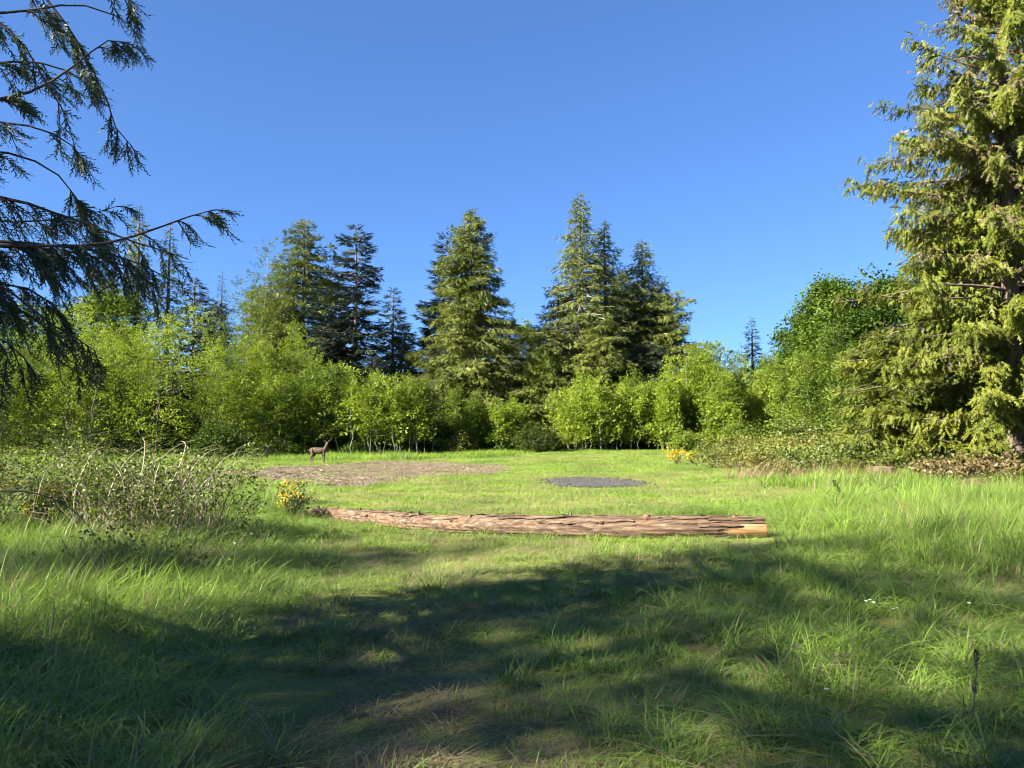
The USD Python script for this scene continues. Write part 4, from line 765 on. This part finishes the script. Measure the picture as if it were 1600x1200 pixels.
bramble('tangle of pale dry bramble canes topped with a few leaves, left of the log', at(235, 850, 9.6)[:2], 1.2, 0.8, 1.4, 601, 210, 420, 'bramble_green', 'bramble_near', leafz=0.55,
        arcs=[*[(pxarc(q, 9.3, 9.7), 0.007, 'cane_pale') for q in ([(170, 775), (196, 722), (236, 694)], [(240, 770), (258, 712), (305, 688)], [(285, 760), (318, 712), (352, 702)], [(115, 775), (138, 718), (160, 698)], [(325, 760), (352, 716), (392, 706)], [(215, 770), (226, 708), (222, 684)], [(262, 768), (288, 706), (283, 690)], [(300, 780), (352, 728), (412, 722)], [(60, 775), (84, 722), (130, 712)])], (pxarc([(0, 767), (60, 772), (110, 795), (145, 832), (172, 885)], 8.2, 8.8), 0.011, 'cane_dark'), (pxarc([(235, 860), (262, 800), (310, 762), (355, 765), (385, 790)], 9.0, 9.4), 0.006, 'cane_dark'), (pxarc([(205, 735), (240, 768), (300, 815), (330, 850)], 9.0, 9.2), 0.005, 'cane_dark')])
bramble('leafy bramble with yellowish leaves at the left edge of the meadow', at(70, 840, 10.4)[:2], 1.7, 0.9, 1.35, 602, 150, 800, 'bramble_green', 'bramble_near', leafz=0.5)
bramble('row of sunlit dry bramble canes behind the tangle, reaching towards the bare patch', at(205, 790, 12.2)[:2], 1.8, 0.6, 1.15, 603, 120, 560, 'bramble_green', 'bramble_near', leafz=0.8)
bramble('low bramble with dark arching canes beside the yellow broom', at(378, 845, 10.0)[:2], 0.5, 0.4, 0.4, 604, 50, 40, 'bramble_green', 'bramble_near',
        arcs=[(pxarc([(370, 815), (382, 785), (410, 762), (445, 742), (470, 745)], 10.6, 11.2), 0.007, 'cane_dark'), (pxarc([(372, 818), (400, 790), (435, 778)], 10.5, 11.0), 0.006, 'cane_dark'), (pxarc([(483, 783), (505, 805), (522, 828)], 11.0, 10.8), 0.005, 'cane_dark')])
bramble('shaded bramble stems in the left foreground grass', at(215, 900, 7.6)[:2], 0.8, 0.5, 0.6, 605, 110, 60, 'bramble_green', 'bramble_near', cane='cane_dry')
for i, (px, d, rx, ry, h, lab, mat) in enumerate([(1165, 27, 1.5, 1.1, 0.75, 'low reddish bramble at the right end of the lawn', 'bramble'), (1235, 24, 1.7, 1.1, 1.0, 'bramble with yellow green and red leaves in front of the right alders', 'bramble'),
        (1300, 22, 1.5, 0.9, 0.95, 'bramble left of the tree stump', 'bramble_green'), (1345, 23, 1.4, 0.8, 1.2, 'leafy bramble behind the tree stump', 'bramble'), (1430, 20.5, 1.5, 0.9, 0.95, 'yellowish bramble right of the tree stump', 'bramble_green'),
        (1195, 31, 2.0, 1.1, 1.1, 'bramble bank at the foot of the right alders', 'bramble')]):
    p = at(px, 700, d); bramble(lab, p[:2], rx, ry, h, 610 + i, 130, 460, mat, 'bramble', leafz=0.2)
bramble('rusty brown dead fern under the big right cedar', at(1500, 740, 17.6)[:2], 1.2, 0.6, 0.8, 620, 70, 170, 'rust', 'bramble', name='dead_fern', catg='fern', leafz=0.1)
def broom(label, px, py, d, w, h, seed, nf, fl='flower', far=False):
    rng = np.random.default_rng(seed); p = at(px, py, d); xy = p[:2]; z0 = float(H(*xy)); T = thing('broom_bush', label, 'broom', (*xy, z0)); tb, tips = [], []
    for k in range(34 if not far else 18):
        a = rng.uniform(0, 6.283); e = np.array([math.cos(a) * w * rng.uniform(0.2, 1), math.sin(a) * w * rng.uniform(0.2, 1), h * rng.uniform(0.6, 1.05)])
        c = arc(np.array([0, 0, -0.05]), e, 0.1 * h, 7, rng, 0.01); tb.append(tube(c, np.linspace(0.006, 0.002, 7), 3, False)); tips.append(c[3:])
    obj('stems', cat(tb), MT['broom'], T, kind='stuff'); tips = np.vstack(tips); n = nf * 2
    P = tips[rng.integers(0, len(tips), n)] + rng.normal(0, 0.03, (n, 3)); foliage('leaves', LS['flower'], 'broom', rng.integers(0, 4, n), P, yaw(rng.uniform(0, 6.28, n), 0.6, rng), rng.uniform(0.7, 1.4, n), T)
    hi = tips[tips[:, 2] > 0.45 * h]; P = hi[rng.integers(0, len(hi), nf)] + rng.normal(0, 0.025, (nf, 3)) + [0, -0.03, 0.03]
    foliage('flowers', LS[fl], 'yellow', rng.integers(0, 4, nf), P, yaw(rng.uniform(0, 6.28, nf), 0.6, rng), rng.uniform(0.6, 1.2, nf), T)
broom('yellow flowering broom bush at the left end of the log', 455, 800, 12.2, 0.36, 0.60, 701, 16)
broom('yellow broom sprig among the brambles near the left edge', 66, 830, 10.0, 0.28, 0.85, 702, 20)
broom('yellow broom at the far left edge behind the brambles', 8, 760, 12.5, 0.3, 1.1, 703, 22)
broom('left of two yellow broom clumps at the far right of the lawn', 1056, 728, 30, 0.4, 0.55, 704, 13, 'flower_far', True)
broom('right of two yellow broom clumps at the far right of the lawn', 1082, 724, 30.5, 0.38, 0.45, 705, 10, 'flower_far', True)
broom('small yellow broom by the reddish bramble bank', 1135, 722, 31, 0.25, 0.5, 706, 9, 'flower_far', True)
broom('yellow weed in the tall grass left of the tree stump', 1228, 762, 20, 0.2, 0.6, 707, 8, 'flower', True)
# bare dark sapling and weeds in the right hand grass
def stalk(name, label, catg, paths, y0, mat, rad, heads=()):
    b = at(*paths[0][0], y0); xy = b[:2]; z0 = float(H(*xy)); T = thing(name, label, catg, (*xy, z0))
    for i, pth in enumerate(paths):
        c = np.array([at(u, v, y0 + 0.03 * k) for k, (u, v) in enumerate(pth)]) - [*xy, z0]
        if i == 0: c[0, 2] = -0.03
        s = np.linspace(0, len(c) - 1, 10); c = np.stack([np.interp(s, np.arange(len(c)), c[:, a]) for a in range(3)], -1)
        obj('stem', tube(c, np.linspace(rad, rad * 0.4, 10), 5), MT[mat], T)
    for (u, v, L, w, hm) in heads:
        c = at(u, v, y0) - [*xy, z0]; rng = np.random.default_rng(int(u)); n = 60; a = rng.uniform(0, 6.28, n); zz = rng.uniform(-0.5, 0.5, n) * L
        p = c + np.c_[np.cos(a) * w * 0.3, np.sin(a) * w * 0.3, zz]; dd = np.c_[np.cos(a), np.sin(a), np.full(n, 0.8)]
        obj('seed_head', quadleaf(p, dd, np.c_[np.cos(a), np.sin(a), -np.ones(n)], np.full(n, w), np.full(n, w * 0.6)), MT[hm], T)
    return T
stalk('sapling', 'bare dark sapling leaning out of the tall grass on the right', 'sapling', [[(1330, 795), (1318, 772), (1300, 750)], [(1330, 790), (1345, 776), (1380, 764), (1402, 756)], [(1312, 768), (1308, 758), (1312, 748)], [(1345, 776), (1352, 762)], [(1322, 778), (1298, 768)], [(1375, 766), (1378, 754)]], 13.5, 'cane_dark', 0.011,
      heads=[(1304, 756, 0.10, 0.03, 'broom'), (1310, 766, 0.08, 0.025, 'broom')])
stalk('dock_plant', 'dried dark dock stalk at the shadow edge in the right grass', 'weed', [[(1397, 872), (1395, 850), (1393, 838)], [(1397, 866), (1404, 852)]], 8.9, 'cane_dark', 0.005, heads=[(1394, 843, 0.07, 0.03, 'cane_dark'), (1399, 855, 0.07, 0.028, 'cane_dark')])
stalk('dock_plant', 'tall dark withered stalk in the lower right corner', 'weed', [[(1512, 1175), (1522, 1100), (1528, 1010)], [(1507, 1120), (1505, 1085)]], 3.7, 'cane_dark', 0.004, heads=[(1526, 1030, 0.08, 0.014, 'cane_dark'), (1523, 1075, 0.06, 0.012, 'cane_dark')])
stalk('foxtail_grass', 'single pale green seed spike standing near the right edge', 'weed', [[(1528, 1000), (1545, 930), (1558, 880)]], 5.4, 'meadow', 0.003, heads=[(1559, 874, 0.10, 0.018, 'meadow')])
stalk('foxtail_grass', 'pale grass shoot with broad leaves left of the seed spike', 'weed', [[(1555, 905), (1550, 875), (1545, 850)], [(1556, 900), (1562, 870), (1560, 858)]], 6.6, 'meadow', 0.006)
def daisy(px, py):
    p = ground_at(px, py, 0.14); T = thing('daisy', 'small white daisy in the shaded grass at lower right', 'flower', (*p, float(H(*p))), 'white daisies in the grass')
    obj('stem', tube([(0, 0, 0), (0.004, 0, 0.08), (0.006, 0.003, 0.15)], 0.0015, 4), MT['meadow'], T)
    a = np.arange(12) * 6.283 / 12; n = 12
    obj('petals', quadleaf(np.tile([0.006, 0, 0.152], (n, 1)), np.c_[np.cos(a), np.sin(a) - 0.3, np.full(n, 0.2)], np.tile([0, -0.3, 1.0], (n, 1)), np.full(n, 0.013), np.full(n, 0.006)), MT['white'], T)
for q in [(1352, 951), (1358, 949), (1364, 953), (1395, 963), (1401, 962), (1290, 1090), (1513, 955)]: daisy(*q)

# pale dead grass leaning at the foot of the brambles on the right
for i, (px, d, w, lab) in enumerate([(1215, 21.5, 1.6, 'pale dead grass leaning before the brambles left of the stump'), (1440, 18.2, 1.5, 'pale dead grass between the stump and the dead fern'), (1320, 20.0, 1.3, 'dry pinkish grass just left of the stump')]):
    rng = np.random.default_rng(640 + i); p = at(px, 745, d); T = thing('dry_grass', lab, 'grass', (p[0], p[1], float(H(p[0], p[1]))))
    v, f = blades(360, rng, 1.0, (0.35, 0.85), (0.006, 0.012), (0.1, 0.8), (0.1, 0.9), 3); obj('stalks', (v * [w, 0.6, 1.0], f), MT['straw'], T, kind='stuff')

# ------------------------------------------------------------------ the log
MT['log_bark'] = usdkit.material(stage, '/World/Looks/log_bark', {
    'tc': ('texture_coordinate', {}), 'mp': ('mapping', {'mapping_type': 'point', 'scale': (2.2, 26, 26)}), 'n': ('noise_texture', {'scale': 1.0, 'detail': 7.0, 'roughness': 0.65, 'distortion': 0.3}),
    'n2': ('noise_texture', {'scale': 1.7, 'detail': 3.0}), 'r': ('rgb_ramp', {'ramp': [(0.3, (0.018, 0.013, 0.009)), (0.43, (0.060, 0.042, 0.029)), (0.57, (0.120, 0.086, 0.060)), (0.72, (0.21, 0.162, 0.120))]}),
    'r2': ('rgb_ramp', {'ramp': [(0.35, (0.75, 0.62, 0.55)), (0.55, (1.0, 0.95, 0.9)), (0.7, (1.2, 0.95, 0.78))]}), 'mx': ('mix', {'mix_type': 'multiply', 'fac': 1.0}),
    'b': ('bump', {'strength': 0.9, 'distance': 0.012}), 'p': ('principled_bsdf', {'roughness': 0.85, 'specular_ior_level': 0.2})},
    [('tc.object', 'mp.vector'), ('mp.vector', 'n.vector'), ('tc.object', 'n2.vector'), ('n.fac', 'r.fac'), ('n2.fac', 'r2.fac'), ('r.color', 'mx.color1'), ('r2.color', 'mx.color2'), ('mx.color', 'p.base_color'), ('n.fac', 'b.height'), ('b.normal', 'p.normal')], surface='p.BSDF')
MT['log_wood'] = usdkit.material(stage, '/World/Looks/peeled_wood', {
    'tc': ('texture_coordinate', {}), 'mp': ('mapping', {'mapping_type': 'point', 'scale': (3, 40, 40)}), 'n': ('noise_texture', {'scale': 1.0, 'detail': 5.0}),
    'r': ('rgb_ramp', {'ramp': [(0.3, (0.10, 0.05, 0.02)), (0.5, (0.22, 0.12, 0.05)), (0.7, (0.32, 0.195, 0.09))]}), 'b': ('bump', {'strength': 0.4, 'distance': 0.006}), 'p': ('principled_bsdf', {'roughness': 0.7})},
    [('tc.object', 'mp.vector'), ('mp.vector', 'n.vector'), ('n.fac', 'r.fac'), ('r.color', 'p.base_color'), ('n.fac', 'b.height'), ('b.normal', 'p.normal')], surface='p.BSDF')
from scipy.interpolate import PchipInterpolator
lp = LOG_XY[::-1]; dl = np.r_[0, np.cumsum(np.linalg.norm(np.diff(lp, axis=0), axis=1))]
NS, NA = 420, 72; q = np.linspace(0, dl[-1], NS)
cx, cy = PchipInterpolator(dl, lp[:, 0])(q), PchipInterpolator(dl, lp[:, 1])(q)
rad = np.interp(q, [0, 0.6, 2.2, 4.5, 6.5, dl[-1]], [0.072, 0.088, 0.118, 0.148, 0.150, 0.146])
cz = np.convolve(np.pad(H(cx, cy), 40, 'edge'), np.ones(81) / 81, 'valid') + rad * 0.93
C = np.c_[cx, cy, cz]; tt = nrm(np.gradient(C, axis=0)); sd = nrm(np.cross(tt, [0, 0, 1.0])); upv = np.cross(sd, tt)
lo = np.array([cx[-1], cy[-1], float(H(cx[-1], cy[-1]))])
th = np.arange(NA) * 2 * np.pi / NA
def logsurf(off, disp=True):
    QQ, TT = np.meshgrid(q, th, indexing='ij'); u, w = np.cos(TT), np.sin(TT)
    r = rad[:, None] + off
    if disp:
        p1 = np.stack([QQ * 1.3, u * 6, w * 6], -1); p2 = np.stack([QQ * 3.5, u * 16, w * 16], -1)
        r = r + 0.024 * (meshkit.fbm(p1, 3, 3) - 0.5) + 0.009 * (np.abs(meshkit.noise(p2, 5) - 0.5) * 2 - 0.5) + 0.03 * (meshkit.noise(np.stack([QQ * 0.8, u, w], -1), 9) - 0.5)
    return C[:, None] + r[..., None] * (u[..., None] * sd[:, None] + w[..., None] * upv[:, None]), QQ, TT
V, QQ, TT = logsurf(0.0)
i, j = np.meshgrid(np.arange(NS - 1), np.arange(NA), indexing='ij')
quad = np.stack([i * NA + j, i * NA + (j + 1) % NA, (i + 1) * NA + (j + 1) % NA, (i + 1) * NA + j], -1).reshape(-1, 4)
FQ = np.vstack([quad[:, [0, 2, 1]], quad[:, [0, 3, 2]]])
# front of the log is towards the camera: sd points to... choose by sign
front_sign = 1 if (sd[NS // 2] @ np.array([0, -1, 0])) > 0 else -1
qc = QQ.ravel()[FQ].mean(1); uc = (front_sign * np.cos(TT)).ravel()[FQ].mean(1); wc = np.sin(TT).ravel()[FQ].mean(1)
jag = meshkit.fbm(np.stack([qc * 1.2, uc * 9, wc * 9], -1), 3, 17)
peeled = (uc > -0.1) & (wc < 0.52 + 0.2 * (jag - 0.5)) & (qc > dl[-1] - 0.55 - 0.75 * (jag - 0.45) + 0.25 * np.abs(wc))
LOGT = thing('fallen_log', 'long peeling cedar log lying across the lawn', 'log', lo)
fb = FQ[~peeled]; u_, inv = np.unique(fb, return_inverse=True)
obj('bark', (V.reshape(-1, 3)[u_] - lo, inv.reshape(-1, 3)), MT['log_bark'], LOGT, smooth=True)
W, _, _ = logsurf(-0.016, False); k0 = int(NS * 0.78)
fw = FQ[(FQ.min(1) >= k0 * NA)]; u_, inv = np.unique(fw, return_inverse=True)
obj('peeled_wood', (W.reshape(-1, 3)[u_] - lo, inv.reshape(-1, 3)), MT['log_wood'], LOGT, smooth=True)
for e, nm in ((NS - 1, 'cut_end'), (0, 'cut_end')):
    rr_ = np.r_[0.001, np.linspace(0.15, 1, 7)]; ring = np.stack([C[e] + (np.cos(th)[:, None] * sd[e] + np.sin(th)[:, None] * upv[e]) * (rad[e] + (0.004 if e == 0 else -0.013)) * s for s in rr_])
    ring = ring + tt[e] * (0.004 if e else -0.004); ii, jj = np.meshgrid(np.arange(7), np.arange(NA), indexing='ij')
    qd = np.stack([ii * NA + jj, ii * NA + (jj + 1) % NA, (ii + 1) * NA + (jj + 1) % NA, (ii + 1) * NA + jj], -1).reshape(-1, 4)
    obj(nm, (ring.reshape(-1, 3) - lo, np.vstack([qd[:, [0, 1, 2]], qd[:, [0, 2, 3]]])), MT['log_wood'], LOGT)
rk = np.random.default_rng(44)
def on_log(s, ang, off=0.0):
    k = int(np.clip(s * (NS - 1), 0, NS - 1)); n_ = front_sign * math.cos(ang) * sd[k] + math.sin(ang) * upv[k]
    return C[k] + n_ * (rad[k] + off) - lo, n_, tt[k]
for s, ang, r, L in [(0.95, 1.35, 0.040, 0.02), (0.80, 1.45, 0.045, 0.04), (0.665, 1.6, 0.02, 0.05), (0.56, 1.5, 0.02, 0.04), (0.475, 1.2, 0.028, 0.04), (0.36, 1.5, 0.022, 0.045), (0.20, 1.45, 0.018, 0.05), (0.12, 1.6, 0.018, 0.05), (0.72, 0.6, 0.026, 0.02), (0.44, 0.5, 0.024, 0.02), (0.05, 1.5, 0.016, 0.05)]:
    p, n_, t_ = on_log(s, ang, -0.02); pts = np.array([p, p + n_ * L * 0.5, p + n_ * (L + 0.02) + t_ * 0.01])
    v, f = tube(pts, [r * 1.7, r * 1.1, r * 0.75], 9); obj('knot', (v + (meshkit.noise(v * 60, 4)[:, None] - 0.5) * 0.012, f), MT['log_bark'], LOGT, smooth=50)
for _ in range(70):                                                       # peeling strips of bark
    s, ang = rk.uniform(0.05, 0.96), rk.uniform(0.25, 2.4); L = rk.uniform(0.12, 0.6); w = rk.uniform(0.008, 0.03); curl = rk.uniform(0.0, 0.035)
    a_, b_ = [], []
    for x_ in np.linspace(0, 1, 8):
        p, n_, t_ = on_log(min(s + x_ * L / dl[-1], 1), ang + 0.25 * (x_ - 0.5) * rk.uniform(-1, 1), 0.012 + curl * (abs(x_ - 0.4) * 1.5) ** 2)
        sdv = np.cross(n_, t_) * w * (1 - 0.6 * x_); a_.append(p - sdv); b_.append(p + sdv)
    v = np.vstack([a_, b_]); v = np.vstack([v, v + np.array([0, 0, 0.003])]); k = np.arange(7)
    f = np.vstack([np.c_[k, k + 1, k + 9], np.c_[k, k + 9, k + 8], np.c_[k + 16, k + 25, k + 17], np.c_[k + 16, k + 24, k + 25]])
    obj('bark_strip', (v, f), MT['log_bark'], LOGT)

# ------------------------------------------------------------------ stump and earth mound on the right
MT['stump_top'] = barkmat('stump_cut', [(0.3, (0.13, 0.08, 0.055)), (0.6, (0.25, 0.16, 0.11))], (8, 8, 8))
MT['stump_bark'] = barkmat('stump_bark', [(0.3, (0.03, 0.02, 0.014)), (0.5, (0.085, 0.055, 0.04)), (0.7, (0.18, 0.12, 0.09))], (14, 14, 2.5))
MT['earth'] = barkmat('brown_earth', [(0.3, (0.03, 0.022, 0.012)), (0.55, (0.085, 0.06, 0.03)), (0.75, (0.15, 0.11, 0.055))], (9, 9, 9))
p = at(1378, 752, 19.6)[:2]; T = thing('tree_stump', 'pale sawn tree stump in the grass before the big right cedar', 'stump', (*p, float(H(*p))))
a = np.arange(40) * 6.283 / 40; fl = lambda z: 0.30 * (1 + 0.28 * np.exp(-z * 6)) * (1 + 0.08 * np.sin(5 * a + 1) + 0.05 * np.sin(9 * a + 2))
zs = [-0.1, 0.0, 0.08, 0.17, 0.28, 0.375]; V_ = np.vstack([np.c_[np.cos(a) * fl(max(z, 0)), np.sin(a) * fl(max(z, 0)), np.full(40, z)] for z in zs])
ii, jj = np.meshgrid(np.arange(5), np.arange(40), indexing='ij'); qd = np.stack([ii * 40 + jj, ii * 40 + (jj + 1) % 40, (ii + 1) * 40 + (jj + 1) % 40, (ii + 1) * 40 + jj], -1).reshape(-1, 4)
obj('stump_side', (V_, np.vstack([qd[:, [0, 1, 2]], qd[:, [0, 2, 3]]])), MT['stump_bark'], T, smooth=40)
top = np.vstack([[[0, 0, 0.384]], np.c_[np.cos(a) * fl(0.37) * 0.97, np.sin(a) * fl(0.37) * 0.97, np.full(40, 0.379)]])
obj('cut_top', (top, np.array([[0, 1 + k, 1 + (k + 1) % 40] for k in range(40)])), MT['stump_top'], T)
p = at(1525, 772, 16.8)[:2]; m = trimesh.creation.icosphere(4, 1.0); v = m.vertices * (0.8 + 0.4 * meshkit.fbm(m.vertices * 2.2 + 5, 4, 2))[:, None] * [0.7, 0.5, 0.26]
T = obj('earth_mound', (v + [*p, float(H(*p)) + 0.02], m.faces), MT['earth'], smooth=True); tag(T, 'low brown mound of earth and needles under the big right cedar', 'mound')

# ------------------------------------------------------------------ the deer
MT['deer'] = usdkit.material(stage, '/World/Looks/deer_coat', {'tc': ('texture_coordinate', {}), 'n': ('noise_texture', {'scale': 14.0, 'detail': 4.0}), 'r': ('rgb_ramp', {'ramp': [(0.35, (0.045, 0.031, 0.022)), (0.65, (0.095, 0.067, 0.047))]}), 'p': ('principled_bsdf', {'roughness': 0.9, 'specular_ior_level': 0.15})},
    [('tc.object', 'n.vector'), ('n.fac', 'r.fac'), ('r.color', 'p.base_color')], surface='p.BSDF')
MT['deer_dark'] = usdkit.material(stage, '/World/Looks/deer_dark', {'p': ('principled_bsdf', {'base_color': (0.02, 0.016, 0.013), 'roughness': 0.6})}, surface='p.BSDF')
MT['deer_pale'] = usdkit.material(stage, '/World/Looks/deer_pale', {'p': ('principled_bsdf', {'base_color': (0.34, 0.29, 0.24), 'roughness': 0.9})}, surface='p.BSDF')
def ball(p, r): return m3.Manifold.sphere(r, 20).translate(tuple(map(float, p)))
def bone(a, ra, b, rb): return m3.Manifold.batch_hull([ball(a, ra), ball(b, rb)])
def chain(js): return [bone(*js[k], *js[k + 1]) for k in range(len(js) - 1)]
dp = ground_at(498, 725); DT = thing('deer', 'small brown deer standing side on at the edge of the wood', 'deer', (*dp, float(H(*dp))), rz=4, sc=0.72)
J = []
J += chain([((-0.36, 0, 0.80), 0.135), ((-0.15, 0, 0.755), 0.185), ((0.10, 0, 0.735), 0.19), ((0.30, 0, 0.76), 0.15)])           # belly and chest
J += chain([((0.30, 0, 0.79), 0.12), ((0.40, -0.01, 0.98), 0.082), ((0.46, -0.04, 1.16), 0.062)])                               # neck
J += chain([((0.465, -0.05, 1.19), 0.072), ((0.49, -0.13, 1.17), 0.055), ((0.51, -0.225, 1.125), 0.034), ((0.512, -0.245, 1.115), 0.030)])   # head turned to the camera
for y_ in (-0.085, 0.085):
    dx = 0.03 if y_ < 0 else -0.05
    J += chain([((0.29, y_ * 0.9, 0.70), 0.085), ((0.27 + dx, y_, 0.50), 0.060), ((0.29 + dx, y_, 0.34), 0.038), ((0.285 + dx, y_, 0.10), 0.027), ((0.295 + dx, y_, 0.06), 0.025), ((0.32 + dx, y_, 0.025), 0.024)])
    J += chain([((-0.36, y_ * 0.9, 0.76), 0.12), ((-0.30 - dx, y_, 0.55), 0.090), ((-0.42 - dx, y_, 0.36), 0.044), ((-0.40 - dx, y_, 0.12), 0.028), ((-0.39 - dx, y_, 0.06), 0.026), ((-0.36 - dx, y_, 0.025), 0.024)])
body = m3.Manifold.batch_boolean(J, m3.OpType.Add).refine_to_length(0.03)
mm = body.to_mesh(); tm = trimesh.Trimesh(mm.vert_properties[:, :3], mm.tri_verts); trimesh.smoothing.filter_taubin(tm, iterations=10)
obj('body', (tm.vertices, tm.faces), MT['deer'], DT, smooth=True)
for s_ in (-1, 1):
    b_ = np.array([0.465 + 0.05 * s_, -0.045, 1.245]); e_ = b_ + np.array([0.13 * s_, -0.02, 0.085])
    ear = m3.Manifold.batch_hull([ball(b_, 0.02), ball((b_ + e_) / 2 + [0, 0.012, 0.01], 0.032), ball(e_, 0.008)]).to_mesh(); obj('ear', (ear.vert_properties[:, :3], ear.tri_verts), MT['deer'], DT, smooth=True)
    ey = ball((0.485 + 0.05 * s_, -0.12, 1.195), 0.014).to_mesh(); obj('eye', (ey.vert_properties[:, :3], ey.tri_verts), MT['deer_dark'], DT, smooth=True)
ns = ball((0.513, -0.268, 1.112), 0.019).to_mesh(); obj('nose', (ns.vert_properties[:, :3], ns.tri_verts), MT['deer_dark'], DT, smooth=True)
tl = m3.Manifold.batch_hull([ball((-0.495, 0, 0.84), 0.028), ball((-0.535, 0, 0.74), 0.036), ball((-0.535, 0, 0.64), 0.015)]).to_mesh(); obj('tail', (tl.vert_properties[:, :3], tl.tri_verts), MT['deer_dark'], DT, smooth=True)

print('TRIS', sum(TRI.values()), sorted(TRI.items(), key=lambda t: -t[1])[:12])
